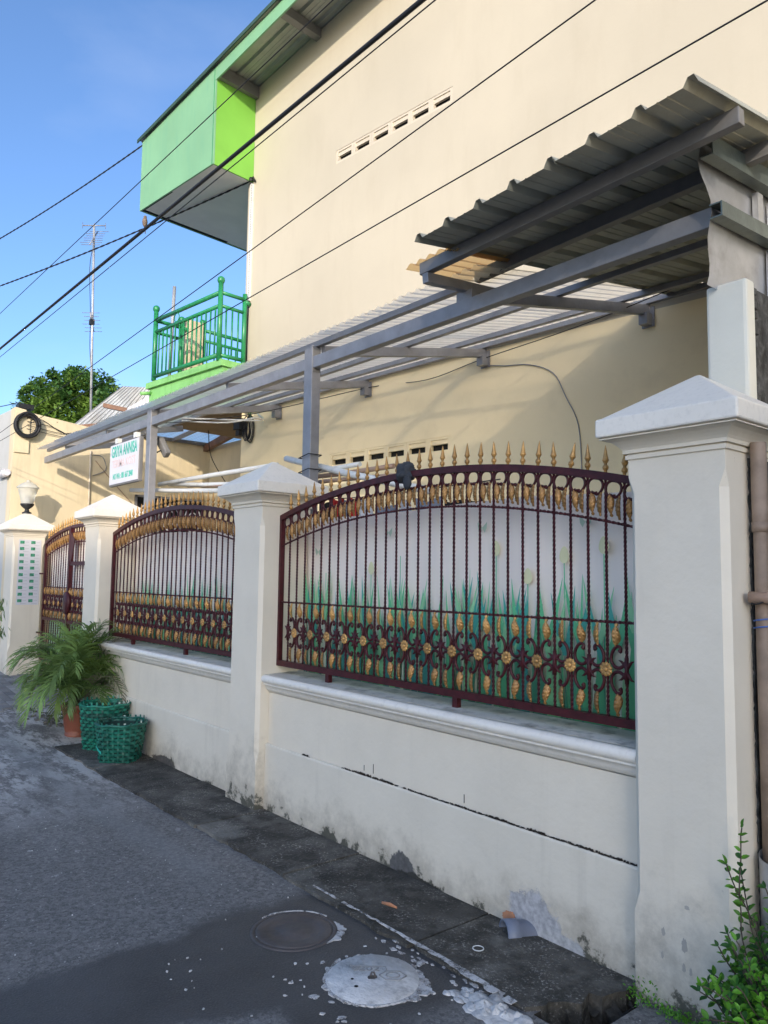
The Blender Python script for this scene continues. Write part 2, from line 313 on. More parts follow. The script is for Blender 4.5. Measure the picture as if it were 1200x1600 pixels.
def printmat(name, lo, hi, z0=.85, z1=1.45):
    m, n, b = nodes(name); p = geo(n); sep = N(n, 'SeparateXYZ'); L(n, p, sep.inputs[0])
    c = mixc(n, rng(n, sep.outputs[2], z0, z1), lo, hi); L(n, c, b.inputs['Base Color']); b.inputs['Roughness'].default_value = .5
    return m
M['pr_dark'] = printmat('print_deep_green', (0.03, 0.15, 0.08), (0.07, 0.4, 0.22))
M['pr_mid'] = printmat('print_green', (0.05, 0.26, 0.11), (0.14, 0.56, 0.27))
M['pr_light'] = printmat('print_light_green', (0.14, 0.4, 0.16), (0.32, 0.66, 0.36))
M['pr_pale'] = printmat('print_pale_stalk', (0.52, 0.58, 0.4), (0.66, 0.7, 0.56))
M['pr_teal'] = printmat('print_teal', (0.025, 0.17, 0.14), (0.07, 0.42, 0.33))
M['pr_yellow'] = printmat('print_yellow', (.74, .72, .40), (.78, .76, .46))
M['pr_bfly'] = printmat('print_butterfly', (.45, .58, .42), (.48, .60, .46))

# ------------------------------------------------------------------ building helpers
W = {}
def attach(o, parent):
    if parent is None: return o
    o.parent = parent; o.matrix_parent_inverse = W[parent].inverted(); return o
def add(name, me, parent=None, mx=None):
    o = bpy.data.objects.new(name, me); COL.objects.link(o)
    mx = mx or Matrix.Identity(4); o.matrix_basis = mx; W[o] = mx.copy()
    return attach(o, parent)
def thing(name, label, cat, loc=(0, 0, 0), group=None, kind=None):
    o = add(name, None, None, Matrix.Translation(loc)); o.empty_display_size = .1
    return tag(o, label, cat, group, kind)
def tag(o, label=None, cat=None, group=None, kind=None):
    if label: o['label'] = label
    if cat: o['category'] = cat
    if group: o['group'] = group
    if kind: o['kind'] = kind
    return o
class MB:
    def __init__(s): s.v = []; s.f = []; s.mi = []; s.sm = []; s.cur = 0
    def poly(s, pts, smooth=False):
        k = len(s.v); s.v += [tuple(p) for p in pts]; s.f.append(tuple(range(k, k+len(pts)))); s.mi.append(s.cur); s.sm.append(smooth)
    def mesh(s, vs, fs, smooth=False):
        k = len(s.v); s.v += [tuple(p) for p in vs]
        for f in fs: s.f.append(tuple(i+k for i in f)); s.mi.append(s.cur); s.sm.append(smooth)
        return s
    def box(s, x0, x1, y0, y1, z0, z1):
        v = [(x, y, z) for x in (x0, x1) for y in (y0, y1) for z in (z0, z1)]
        return s.mesh(v, [(0,1,3,2), (4,6,7,5), (0,4,5,1), (2,3,7,6), (0,2,6,4), (1,5,7,3)])
    def hexa(s, v):   # 8 points: 4 bottom ring, 4 top ring
        return s.mesh(v, [(3,2,1,0), (4,5,6,7), (0,1,5,4), (1,2,6,5), (2,3,7,6), (3,0,4,7)])
    def bar(s, a, b, w, h, up=(0, 0, 1), a2=None):
        a = Vector(a); b = Vector(b); d = (b-a).normalized(); up = Vector(up)
        x = d.cross(up).normalized()*(w/2); y = x.cross(d).normalized()*(h/2)
        return s.hexa([a-x-y, a+x-y, b+x-y, b-x-y, a-x+y, a+x+y, b+x+y, b-x+y])
    def tube(s, pts, r, n=8, caps=True, smooth=True, twist=0., flat=1.):
        P = [Vector(p) for p in pts]; rs = r if isinstance(r, (list, tuple)) else [r]*len(P)
        k = len(s.v); prev = None; tw = 0
        for i, p in enumerate(P):
            d = (P[min(i+1, len(P)-1)]-P[max(i-1, 0)]).normalized()
            if prev is None:
                u = d.cross(Vector((0, 1, 0)))
                if u.length < .2: u = d.cross(Vector((1, 0, 0)))
                u.normalize()
            else: u = (prev - d*prev.dot(d)).normalized()
            prev = u; q = d.cross(u)
            if i: tw += twist*(P[i]-P[i-1]).length
            for j in range(n):
                a = 2*PI*j/n + tw + (PI/4 if n == 4 else 0)
                s.v.append(tuple(p + u*(math.cos(a)*rs[i]) + q*(math.sin(a)*rs[i]*flat)))
        for i in range(len(P)-1):
            for j in range(n):
                s.f.append((k+i*n+j, k+i*n+(j+1)%n, k+(i+1)*n+(j+1)%n, k+(i+1)*n+j)); s.mi.append(s.cur); s.sm.append(smooth)
        if caps:
            s.f.append(tuple(k+j for j in reversed(range(n)))); s.mi.append(s.cur); s.sm.append(False)
            e = k+(len(P)-1)*n; s.f.append(tuple(e+j for j in range(n))); s.mi.append(s.cur); s.sm.append(False)
        return s
    def lathe(s, prof, n=12, c=(0, 0, 0), smooth=True, sx=1, sy=1):
        k = len(s.v)
        for r, z in prof:
            for j in range(n):
                a = 2*PI*j/n; s.v.append((c[0]+r*math.cos(a)*sx, c[1]+r*math.sin(a)*sy, c[2]+z))
        for i in range(len(prof)-1):
            for j in range(n):
                s.f.append((k+i*n+j, k+i*n+(j+1)%n, k+(i+1)*n+(j+1)%n, k+(i+1)*n+j)); s.mi.append(s.cur); s.sm.append(smooth)
        return s
    def prism(s, poly, d):   # poly: 3D points, d: extrusion vector
        n = len(poly); d = Vector(d); v = [Vector(p) for p in poly] + [Vector(p)+d for p in poly]
        return s.mesh(v, [tuple(reversed(range(n))), tuple(range(n, 2*n))] + [(i, (i+1) % n, n+(i+1) % n, n+i) for i in range(n)])
    def me(s, name, mats, bevel=0.):
        me = bpy.data.meshes.new(name); me.from_pydata(s.v, [], s.f)
        for mt in (mats if isinstance(mats, (list, tuple)) else [mats]): me.materials.append(mt)
        me.polygons.foreach_set('material_index', s.mi); me.polygons.foreach_set('use_smooth', s.sm)
        if bevel:
            bm = bmesh.new(); bm.from_mesh(me); bmesh.ops.remove_doubles(bm, verts=bm.verts, dist=1e-5)
            es = [e for e in bm.edges if len(e.link_faces) == 2 and e.calc_face_angle(0) > .5]
            bmesh.ops.bevel(bm, geom=es, offset=bevel, segments=2, affect='EDGES', profile=.5)
            bm.to_mesh(me); bm.free()
        me.update(); return me
    def build(s, name, mats, parent=None, bevel=0., mx=None):
        bm_ = s.me(name, mats, bevel)
        b2 = bmesh.new(); b2.from_mesh(bm_); bmesh.ops.recalc_face_normals(b2, faces=b2.faces); b2.to_mesh(bm_); b2.free()
        return add(name, bm_, parent, mx)
T = Matrix.Translation
def lerp(a, b, t): return a+(b-a)*t
def textmesh(txt, size, mat_, name, mx, parent, sx=1., align='CENTER', ext=.001):
    cu = bpy.data.curves.new(name, 'FONT'); cu.body = txt; cu.size = size; cu.align_x = align; cu.align_y = 'CENTER'; cu.extrude = ext; cu.offset = size*.018
    o = bpy.data.objects.new(name, cu); COL.objects.link(o)
    me = bpy.data.meshes.new_from_object(o.evaluated_get(bpy.context.evaluated_depsgraph_get())); COL.objects.unlink(o); bpy.data.objects.remove(o)
    me.materials.clear(); me.materials.append(mat_)
    return add(name, me, parent, mx @ Matrix.Diagonal((sx, 1, 1, 1)))
# ------------------------------------------------------------------ ground
def gz(x):
    return 0.0 if x > -7 else (0.06*(-7-x) if x > -13 else 0.36+0.03*(-13-x))
g = MB(); xs = [-110, -60, -30, -20, -16, -13, -12, -11, -10, -9, -8, -7, -5, -3, -1.80, -1.60, 2, 12, 40, 90]; ys = [-90, -20, -4, 0, 2.20, 2.66, 8, 30, 90]
for i in range(len(xs)-1):
    for j in range(len(ys)-1):
        if abs(xs[i]+1.80) < 1e-6 and abs(ys[j]-2.20) < 1e-6: continue
        g.poly([(xs[i], ys[j], gz(xs[i])), (xs[i+1], ys[j], gz(xs[i+1])), (xs[i+1], ys[j+1], gz(xs[i+1])), (xs[i], ys[j+1], gz(xs[i]))])
tag(g.build('road', M['asphalt']), kind='structure')
pit = MB(); pit.poly([(-1.95, 2.1, -.5), (-1.45, 2.1, -.5), (-1.45, 2.75, -.5), (-1.95, 2.75, -.5)])
for a, b in (((-1.80, 2.20), (-1.60, 2.20)), ((-1.60, 2.20), (-1.60, 2.66)), ((-1.60, 2.66), (-1.80, 2.66)), ((-1.80, 2.66), (-1.80, 2.20))):
    pit.poly([(*a, -.5), (*b, -.5), (*b, -.001), (*a, -.001)])
tag(pit.build('drain_pit', M['soil']), kind='structure')
yf = MB(); yf.box(-11, -1.55, 2.9, 8, .02, .10); tag(yf.build('yard_floor', paint('yard_bounce_floor', (.58, .55, .50), .5, var=.1)), kind='structure')  # unseen floor, its colour made pale to bounce light under the canopy

# concrete drain slabs along the wall
walk = thing('drain_cover_walk', 'strip of dark mossy concrete drain slabs along the foot of the white wall', 'pavement', (-4, 2.4, 0))
cuts = [-7.0, -6.05, -5.2, -4.32, -3.36, -2.42, -1.79]
def jag(a, b, n, amp):
    return [tuple(Vector(a).lerp(Vector(b), i/n) + Vector((random.uniform(-amp, amp), random.uniform(-amp, amp), 0))*(0 < i < n)) for i in range(n+1)]
for i in range(6):
    a, b = cuts[i]+.006, cuts[i+1]-.006; zt = .012+random.uniform(0, .01)
    y0 = 2.16+random.uniform(-.01, .01)
    if i == 5:
        ring = jag((a, 2.20, 0), (-1.83, 2.19, 0), 8, .012)[:-1] + jag((-1.83, 2.19, 0), (-1.70, 2.46, 0), 7, .03)[:-1] + jag((-1.70, 2.46, 0), (-1.66, 2.655, 0), 4, .015)[:-1] + [(-1.66, 2.656, 0), (a, 2.656, 0)]
    else:
        ring = jag((a, y0, 0), (b, y0, 0), 10, .012)[:-1] + [(b, y0, 0), (b, 2.656, 0), (a, 2.656, 0)]
    s = MB(); s.prism([(x, y, -.10) for x, y, z in ring], (0, 0, .10+zt)); s.build('slab', M['slab'], walk)
cr = MB()
for i in range(16):
    x = -1.72+random.uniform(-.1, .07); y = random.uniform(2.35, 2.6); r = random.uniform(.012, .04)
    v = [(x+r*random.uniform(.6, 1.2)*a, y+r*random.uniform(.6, 1.2)*b, -.05+random.uniform(-.05, .03)+r*random.uniform(.5, .9)*c) for a in (-1, 1) for b in (-1, 1) for c in (-1, 1)]
    cr.mesh(v, [(0,1,3,2), (4,6,7,5), (0,4,5,1), (2,3,7,6), (0,2,6,4), (1,5,7,3)])
tag(cr.build('rubble', M['slab'], walk), kind='stuff')

# white cement smear on the slab edge: thin flakes
def flake(mb, x, y, r, z, n=9, asp=1., ang=0., h=.004):
    h = h*random.uniform(.5, 1.5)
    pts = []
    for k in range(n):
        a = 2*PI*k/n; q = r*random.uniform(.55, 1.15); px, py = q*math.cos(a)*asp, q*math.sin(a)
        pts.append((x+px*math.cos(ang)-py*math.sin(ang), y+px*math.sin(ang)+py*math.cos(ang), z))
    mb.prism(pts, (0, 0, h))
sm = MB()
def edge_y(x): return 2.255-.05*max(0, x+2.2)
pts1 = []; pts2 = []
for i in range(60):
    x = -3.14+i*(1.28/59); wdt = (.010+.020*abs(noise.noise((x*4, 1, 0))) + .032*max(0, (x+2.6)))*(1+.6*noise.noise((x*22, 4, 0)))
    gap = noise.noise((x*7, 9, 0))
    pts1.append((x, edge_y(x)+.006*noise.noise((x*25, 2, 0)), wdt if gap > -.38 else 0))
for i in range(59):
    a, b = pts1[i], pts1[i+1]
    if a[2] <= 0 or b[2] <= 0: continue
    sm.prism([(a[0], a[1]-a[2]-.05, .0235), (b[0], b[1]-b[2]-.05, .0235), (b[0], b[1]-.05, .0235), (a[0], a[1]-.05, .0235)], (0, 0, .002))
for i in range(34):
    x = random.uniform(-2.6, -1.85); flake(sm, x, edge_y(x)-.07-abs(random.gauss(0, .04)), random.uniform(.004, .012), .001, asp=1.6, h=.004)
tag(sm.build('cement_smear', M['film']), kind='stuff')
lump = MB()
def blob(mb, x, y, rx, ry, h, n=14, m_=5, zb=0):
    k = []
    for j in range(m_+1):
        f = j/m_; ring = []
        for i in range(n):
            a = 2*PI*i/n; q = (1-f**2.2)*(1+.30*noise.noise((math.cos(a)*1.7+x*9, math.sin(a)*1.7+y*9, f))+.22*noise.noise((math.cos(a)*5+x*19, math.sin(a)*5+y*19, f*3)))
            ring.append((x+rx*q*math.cos(a), y+ry*q*math.sin(a), zb+h*f*(1+.5*noise.noise((a, x*5, f*3)))))
        k.append(ring)
    vs = [p for r in k for p in r]
    mb.mesh(vs, [(j*n+i, j*n+(i+1) % n, (j+1)*n+(i+1) % n, (j+1)*n+i) for j in range(m_) for i in range(n)], True)
blob(lump, -1.90, 2.10, .10, .07, .014, 40, 7)
for i in range(16): blob(lump, -1.89+random.gauss(0, .05), 2.11+random.gauss(0, .032), random.uniform(.018, .045), random.uniform(.018, .04), random.uniform(.012, .030), 18, 5)
for i in range(10): blob(lump, -2.04+random.gauss(0, .05), 2.09+random.gauss(0, .02), random.uniform(.015, .04), random.uniform(.010, .022), random.uniform(.004, .009), 18, 4)
tag(lump.build('cement_lump', M['cementpaint']), 'lump of white cement spilled at the near end of the smear', 'cement lump')

# manhole covers
mh = thing('manhole_cover', 'worn brownish iron manhole cover set in the dark road repair', 'manhole cover', (-2.84, 1.895, 0))
c = MB(); c.lathe([(.185, -.02), (.185, .003), (.165, .004), (.165, .002)], 40, (-2.84, 1.895, 0)); c.build('rim', M['castiron'], mh)
c = MB(); c.lathe([(.163, -.02), (.163, .004), (.155, .007), (.12, .006), (.118, .004), (.06, .005), (.058, .007), (0, .007)], 40, (-2.84, 1.895, 0)); c.build('lid', M['castiron'], mh)
def ragged_arc(mb, cx, cy, r0, a0, a1, wfn, seed, z=.001, h=.005, n=90):
    prev = None
    for i in range(n+1):
        a = lerp(a0, a1, i/n); wd = wfn(i/n)*(.55+1.1*abs(noise.noise((a*3.1, seed, 0)))+.5*noise.noise((a*11, seed, 1))); ok = wd > .0025
        q = (cx+r0*math.cos(a), cy+r0*math.sin(a)); o = (cx+(r0+wd)*math.cos(a), cy+(r0+wd)*math.sin(a))
        if prev and ok and prev[2]: mb.prism([(*prev[0], z), (*q, z), (*o, z), (*prev[1], z)], (0, 0, h))
        prev = (q, o, ok)
c = MB(); ragged_arc(c, -2.84, 1.895, .184, .1, 1.5, lambda u: .050*math.sin(PI*u)**2.0, 3); ragged_arc(c, -2.84, 1.895, .185, 1.7, 3.4, lambda u: .008, 5)
tag(c.build('cement_edge', M['film'], mh), kind='stuff')
mh = thing('manhole_cover', 'round white cement utility cover with embossed digits and hexagon in the road', 'manhole cover', (-2.32, 1.905, 0))
c = MB(); n_ = 44; ring = [(.178*(1+.025*noise.noise((math.cos(2*PI*i/n_)*2, math.sin(2*PI*i/n_)*2, 3)))) for i in range(n_)]
vs = [(-2.32+ring[i]*math.cos(2*PI*i/n_), 1.905+ring[i]*math.sin(2*PI*i/n_), .002) for i in range(n_)] + [(-2.32+.96*ring[i]*math.cos(2*PI*i/n_), 1.905+.96*ring[i]*math.sin(2*PI*i/n_), .013) for i in range(n_)] + [(-2.32, 1.905, .014)]
c.mesh(vs, [(i, (i+1) % n_, n_+(i+1) % n_, n_+i) for i in range(n_)] + [(n_+i, n_+(i+1) % n_, 2*n_) for i in range(n_)], True); c.build('lid', M['cementpaint'], mh)
ax = math.radians(50.3)    # lettering reads from the street side, as photographed
RT = Matrix.Rotation(math.radians(48), 4, 'Z')
def mark(pts, name='embossing', close=False, r=.0028):
    q = MB(); P = [T((-2.32, 1.905, .0145)) @ RT @ Vector((x, y, 0)) for x, y in pts]
    if close: P = P+[P[0]]
    q.tube(P, r, 5); return q.build(name, M['concrete'], mh)
mark([(.075+.052*math.cos(a), .012+.036*math.sin(a)) for a in [i*PI/3 for i in range(6)]], close=True)
mark([(.075+.026*math.cos(a), .014+.018*math.sin(a)) for a in [i*PI/8 for i in range(16)]], close=True)
mark([(-.09, .075), (.045, .075), (.052, .04)]); 
textmesh('0202', .045, M['concrete'], 'digits', T((-2.32, 1.905, .0150)) @ RT @ T((-.03, .055, 0)), mh, 1.2)
q = MB(); q.tube([T((-2.32, 1.905, .012)) @ RT @ Vector(p) for p in ((-.012, -.005, 0), (-.004, .004, .016), (.004, .004, .016), (.012, -.005, 0))], .004, 6); q.build('lifting_hook', M['castiron'], mh)
q = MB(); flake(q, -2.32, 1.90, .022, .0138, h=.0012); q.build('rust_spot', M['castiron'], mh)
q = MB(); q.lathe([(.006, .0138), (.006, .0148), (0, .0148)], 8, (-2.355, 1.835, 0)); q.lathe([(.008, .0138), (.008, .0148), (0, .0148)], 8, (-2.305, 1.815, 0)); q.build('screw_hole', M['dark'], mh)
c = MB(); ragged_arc(c, -2.32, 1.905, .172, 0, 2*PI, lambda u: .018, 8, .001, .006, 160); ragged_arc(c, -2.32, 1.905, .180, -.1, 1.25, lambda u: .07*math.sin(PI*u)**1.5, 12)
for i in range(6): flake(c, -2.32+random.gauss(-.19, .02), 1.905+random.gauss(-.05, .06), random.uniform(.004, .012), .001, asp=1.5, ang=random.uniform(0, 3), h=.004)
for i in range(9): flake(c, -2.33+random.gauss(0, .10), 1.66+random.gauss(0, .02), random.uniform(.004, .012), .001, asp=1.8, ang=random.uniform(.5, 1.2), h=.004)
tag(c.build('cement_edge', M['film'], mh), kind='stuff')
# scattered chips of cement and leaves on the asphalt
c = MB()
for i in range(40):
    flake(c, random.uniform(-2.9, -2.0), random.uniform(1.2, 2.1), random.uniform(.002, .006), .001, asp=1.6, ang=random.uniform(0, 3), h=.003)
for i in range(70):
    flake(c, random.uniform(-6.6, -2.6), random.uniform(.4, 2.1), random.uniform(.001, .004), .001, ang=random.uniform(0, 3), h=.004)
tag(c.build('road_chips', M['cementpaint']), kind='stuff')

# block-paved drive in front of the gate
drive = thing('paved_drive', 'grey block paving rising towards the gate at the far left', 'paving', (-10, 2.4, .1))
pv = MB(); pv.box(-.098, .098, -.046, .046, -.04, 0); pvm = pv.me('paver', M['paver'], .006)
k = 0
for r in range(11):
    for q in range(13):
        x = -11.2+q*.204+(.1 if r % 2 else 0); y = 1.98+r*.098
        if y > 2.58 and x < -10.4: continue
        if x > -8.35-(y-1.98)*.35+.14*math.sin(r*2.1): continue
        add('paver', pvm, drive, T((x, y, gz(x)+.012+.02*max(0, y-2.0)+random.uniform(-.002, .003))) @ Matrix.Rotation(math.atan(.06), 4, 'Y'))

# ------------------------------------------------------------------ gate pillars
def octring(cx, cy, h, c, z):
    c = max(c, .0008)
    return [(cx+x, cy+y, z) for x, y in ((-h+c, -h), (h-c, -h), (h, -h+c), (h, h-c), (h-c, h), (-h+c, h), (-h, h-c), (-h, -h+c))]
def pillar(cx, cy, base, label):
    t = thing('gate_pillar', label, 'pillar', (cx, cy, base), 'white pillars of the front wall')
    s = MB(); R_ = [(.19, .001, base-.15), (.19, .001, base+.30), (.19, .024, base+.375), (.19, .024, 1.835), (.19, .001, 1.90), (.19, .001, 1.968)]
    vs = [p for h, c, z in R_ for p in octring(cx, cy, h, c, z)]
    s.mesh(vs, [(8*i+j, 8*i+(j+1) % 8, 8*(i+1)+(j+1) % 8, 8*(i+1)+j) for i in range(len(R_)-1) for j in range(8)]); s.build('shaft', M['pillar'], t)
    def sq(prof, name, mt, bev):
        s = MB(); vs = [(cx+a*h, cy+b*h, z) for h, z in prof for a, b in ((-1, -1), (1, -1), (1, 1), (-1, 1))]
        n = len(prof); fs = [(4*i+j, 4*i+(j+1) % 4, 4*(i+1)+(j+1) % 4, 4*(i+1)+j) for i in range(n-1) for j in range(4)]
        fs += [(3, 2, 1, 0)]
        if prof[-1][0] > .001: fs.append((4*n-4, 4*n-3, 4*n-2, 4*n-1))
        s.mesh(vs, fs); return s.build(name, mt, t, bev)
    sq([(.185, 1.964), (.198, 1.967), (.198, 1.983), (.191, 1.985), (.191, 1.988), (.205, 1.989), (.205, 2.003), (.207, 2.005), (.212, 2.012), (.223, 2.023), (.237, 2.034), (.256, 2.042), (.268, 2.043), (.268, 2.047), (.258, 2.048), (.258, 2.056)], 'moulding', M['white'], 0)
    sq([(.20, 2.050), (.279, 2.0515), (.279, 2.122), (.264, 2.127), (.012, 2.294), (.002, 2.296)], 'cap', M['white_cap'], .007)
    return t
SMUDGE = paint('grey_smudge', (.40, .37, .32), .7, bmp=0)
PX = [-1.455, -4.555, -7.585, -10.64]; PY = 2.778
pil = pillar(PX[0], PY, 0, 'largest nearest white pillar at the right end of the fence')
pillar(PX[1], PY, 0, 'white pillar between the two fence panels with plain pyramid cap')
pillar(PX[2], PY, 0, 'white pillar between the gate and the left fence panel, sunlit at its top')
pillar(PX[3], PY, .22, 'farthest white pillar carrying the globe lamp and the sheet of stickers')

# ------------------------------------------------------------------ low wall bays
def wallbay(x0, x1, label):
    t = thing('boundary_wall', label, 'wall', ((x0+x1)/2, 2.75, 0), 'low white wall bays under the fence')
    a, b = x0+.002, x1-.002
    s = MB(); s.box(a, b, 2.675, 2.88, -.1, .80); s.build('wall_panel', M['white'], t)
    s = MB(); s.prism([(a, 2.672, -.12), (a, 2.655, -.12), (a, 2.655, .418), (a, 2.659, .427), (a, 2.672, .430)], (b-a, 0, 0)); s.build('plinth', M['white_foot'], t)
    prof = [(2.672, .752), (2.667, .760), (2.655, .768), (2.645, .782), (2.640, .800), (2.628, .803), (2.628, .810)]
    prof += [(2.638+.027*math.cos(q), .840+.027*math.sin(q)) for q in [math.radians(250-10*i) for i in range(0, 17)]] + [(2.662, .8675), (2.662, .78)]
    s = MB(); n = len(prof); vs = [(x, y, z) for x in (a, b) for y, z in prof]
    s.mesh(vs, [(i, (i+1) % n, n+(i+1) % n, n+i) for i in range(n)], True); s.mesh(vs[:n], [tuple(range(n))]); s.mesh(vs[n:], [tuple(reversed(range(n)))])
    s.build('cornice', M['cornice'], t)
    s = MB(); s.prism([(a, 2.660, .80), (a, 2.660, .8685), (a, 2.90, .876), (a, 2.90, .80)], (b-a, 0, 0)); s.build('ledge', M['ledge'], t)
    return t
WL = -1.645; 
bay1 = wallbay(-4.365, -1.645, 'low white wall with rounded cornice between the middle and right pillars')
bay2 = wallbay(-7.395, -4.745, 'low white wall behind the green baskets, left of the middle pillar')
# grime growing along the plinth joint
mo = MB()
for i in range(1500):
    x = random.uniform(-3.95, -1.68)
    d = .22+noise.noise((x*2.3, 5, 0))+.5*noise.noise((x*9, 5, 0))
    if d < 0: continue
    h_ = (.003+.015*min(.8, d))*random.random()**1.5+.001; l = random.uniform(.001, .006); y = random.uniform(2.660, 2.6735)
    mo.hexa([(x-l, y-.002, .4285), (x+l, y-.002, .4285), (x+l, y+.002, .4285), (x-l, y+.002, .4285), (x-l*.4, y-.001, .4285+h_), (x+l*.4, y-.001, .4285+h_), (x+l*.4, y+.001, .4285+h_), (x-l*.4, y+.001, .4285+h_)])
for x, h in ((-3.28, .05), (-3.36, .03), (-2.60, .04)):
    mo.box(x, x+.005, 2.674, 2.6748, .43+.02, .43+.02+h)
tag(mo.build('moss', M['soil'], bay1), kind='stuff')
def patch(name, pts, mt, y, par, d=.0025):
    s = MB(); s.prism([(x, y, z) for x, z in pts], (0, -d, 0)); return s.build(name, mt, par)
def ragged(cx, cz, rx, rz, n=18, a=.25, zmin=.0):
    n = 70; out = []
    for i in range(n):
        t = 2*PI*i/n; q = 1+a*1.6*noise.noise((math.cos(t)*1.6+cx*7, math.sin(t)*1.6, 1))+a*.6*noise.noise((math.cos(t)*5+cx*7, math.sin(t)*5, 2))+a*.15*noise.noise((math.cos(t)*15, math.sin(t)*15, 3))
        out.append((cx+rx*math.cos(t)*q, max(zmin, cz+rz*math.sin(t)*q)))
    return out
for cx_, cz_, rx_, rz_ in ((-1.452, .245, .010, .026), (-1.53, .265, .007, .016), (-1.535, .185, .005, .014), (-1.455, .17, .006, .016), (-1.43, .165, .005, .014), (-1.44, .375, .009, .008)):
    patch('smudge', ragged(cx_, cz_, rx_, rz_), SMUDGE, 2.5878, pil, .0006)
patch('bare_brick', ragged(-2.30, .03, .035, .035, 10, .3), M['orange'], 2.6545, bay1, .004)
s = MB(); R90 = Matrix.Rotation(PI/2, 4, 'X')
pr = [(.050, .0), (.050, .12), (.043, .12), (.043, .0)]
k = MB(); k.lathe([(.054, -.06), (.054, .055), (.060, .058), (.060, .115), (.050, .115), (.050, -.06)], 24)
k.poly([(.050*math.cos(i*PI/10), .050*math.sin(i*PI/10), .05) for i in range(20)]); k.mi[-1] = 1  # black disc blacks out the bore, standing in for its shade
tag(k.build('drain_pipe', [M['bluepipe'], M['black']], None, 0, T((-2.20, 2.665, .004)) @ Matrix.Rotation(math.radians(-28), 4, 'Z') @ Matrix.Rotation(math.radians(88), 4, 'X')), 'grey plastic drain pipe end poking out at the foot of the wall', 'drain pipe')
k = MB(); k.tube([(-2.21+.022*math.cos(a), 2.36+.022*math.sin(a), .026) for a in [i*PI/8 for i in range(17)]], .0022, 5)
tag(k.build('string_loop', M['pvc']), 'small pale loop of string lying on the mossy slabs', 'string')
k = MB(); k.tube([(-2.78, 2.33, .027), (-2.74, 2.345, .028), (-2.70, 2.35, .026)], [.006, .009, .005], 6, flat=.5)
tag(k.build('dry_leaf', M['orange']), 'small orange-brown dry leaf on the drain slabs', 'leaf')

# ------------------------------------------------------------------ wrought-iron panels
def tw_unit():
    s = MB(); n = 190; s.tube([(0, 0, i/n) for i in range(n+1)], .0068, 4, True, False, twist=2*PI*13); return s.me('bar', M['iron'])
BAR = tw_unit()
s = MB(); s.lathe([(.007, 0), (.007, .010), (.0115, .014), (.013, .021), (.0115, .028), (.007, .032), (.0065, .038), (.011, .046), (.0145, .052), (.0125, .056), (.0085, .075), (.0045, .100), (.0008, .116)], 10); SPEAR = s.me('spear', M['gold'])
def leaf_mesh(name, wid, L_, flip):
    s = MB(); nu, nv = 44, 12; vs = []
    for i in range(nu+1):
        u = i/nu; ww = wid*(.20+.86*math.sin(PI*min(1, max(0, ((u-.06)/.80)**.85)))**.75) if .06 < u < .86 else wid*.18
        if u > .86: ww = wid*(.2+.30*math.sin(PI*(u-.86)/.14))
        sx = wid*.09*math.sin(2*PI*u)
        for j in range(nv):
            a = 2*PI*j/nv; q = math.cos(a); d = math.sin(a)
            rid = .0046*math.sin(34*u+5.5*q)*(1 if d < 0 else .2)*(1 if .1 < u < .86 else 0)
            vs.append((sx+ww*.5*q, d*(.0045+.003*math.sin(PI*u)) + rid - .007*math.sin(PI*u), (-u if not flip else u-1)*L_))
    fs = [(i*nv+j, i*nv+(j+1) % nv, (i+1)*nv+(j+1) % nv, (i+1)*nv+j) for i in range(nu) for j in range(nv)] + [tuple(range(nv)), tuple(reversed(range(nu*nv, nu*nv+nv)))]
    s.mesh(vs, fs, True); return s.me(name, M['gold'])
LEAF_T = leaf_mesh('leaf', .029, .100, False); LEAF_U = leaf_mesh('leaf', .034, .094, True); LEAF_B = leaf_mesh('leaf', .034, .094, False)
s = MB(); n_ = 60
vs = []; prof = [(.030, .000, 1), (.030, -.004, 1), (.022, -.008, 1), (.012, -.0065, .4), (.0085, -.0065, 0), (.008, -.011, 0), (.004, -.013, 0)]
for r, y, mod in prof:
    for i in range(n_):
        a = 2*PI*i/n_; q = abs(math.sin(a*5)); rr = r*(1-.20*mod*(1-q**.6)); vs.append((rr*math.cos(a), y-.002*mod*q, rr*math.sin(a)))
fs = [(k*n_+i, k*n_+(i+1) % n_, (k+1)*n_+(i+1) % n_, (k+1)*n_+i) for k in range(len(prof)-1) for i in range(n_)] + [tuple(range((len(prof)-1)*n_, len(prof)*n_))]
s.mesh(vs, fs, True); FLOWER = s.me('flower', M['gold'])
def smooth_curve(pts, k=4):
    P = [Vector(p) for p in pts]; out = []
    for i in range(len(P)-1):
        a, b, c, d = P[max(i-1, 0)], P[i], P[i+1], P[min(i+2, len(P)-1)]
        for j in range(k):
            t = j/k; out.append(.5*((2*b)+(c-a)*t+(2*a-5*b+4*c-d)*t*t+(-a+3*b-3*c+d)*t**3))
    out.append(P[-1]); return out
cp = [(.056, .074), (.062, .080), (.060, .090), (.049, .094), (.036, .088), (.024, .072), (.017, .050), (.020, .028), (.034, .012), (.054, .008), (.072, .018), (.083, .036), (.086, .052)]
s = MB(); c = smooth_curve([(x, 0, z) for x, z in cp], 3); m_ = len(c); s.tube(c, [.0100 if i < 3 else (.0076 if i < m_-6 else .0076-.0009*(i-m_+6)) for i in range(m_)], 6); SCROLL = s.me('scroll', M['iron'])
op = [(-.006, -.070), (-.012, -.078), (-.021, -.078), (-.026, -.068), (-.020, -.060)]
oq = [(-.005, -.058), (-.010, -.066), (-.019, -.066), (-.031, -.055), (-.0385, -.035), (-.033, -.014), (-.017, -.002), (0, 0)]
cv = oq + [(-x, z) for x, z in reversed(oq[:-1])]
s = MB(); c = smooth_curve([(x, 0, z) for x, z in cv], 3); m_ = len(c); s.tube(c, [.0098 if (i < 3 or i > m_-4) else .0066 for i in range(m_)], 6)
OMEGA = s.me('omega_scroll', M['iron'])
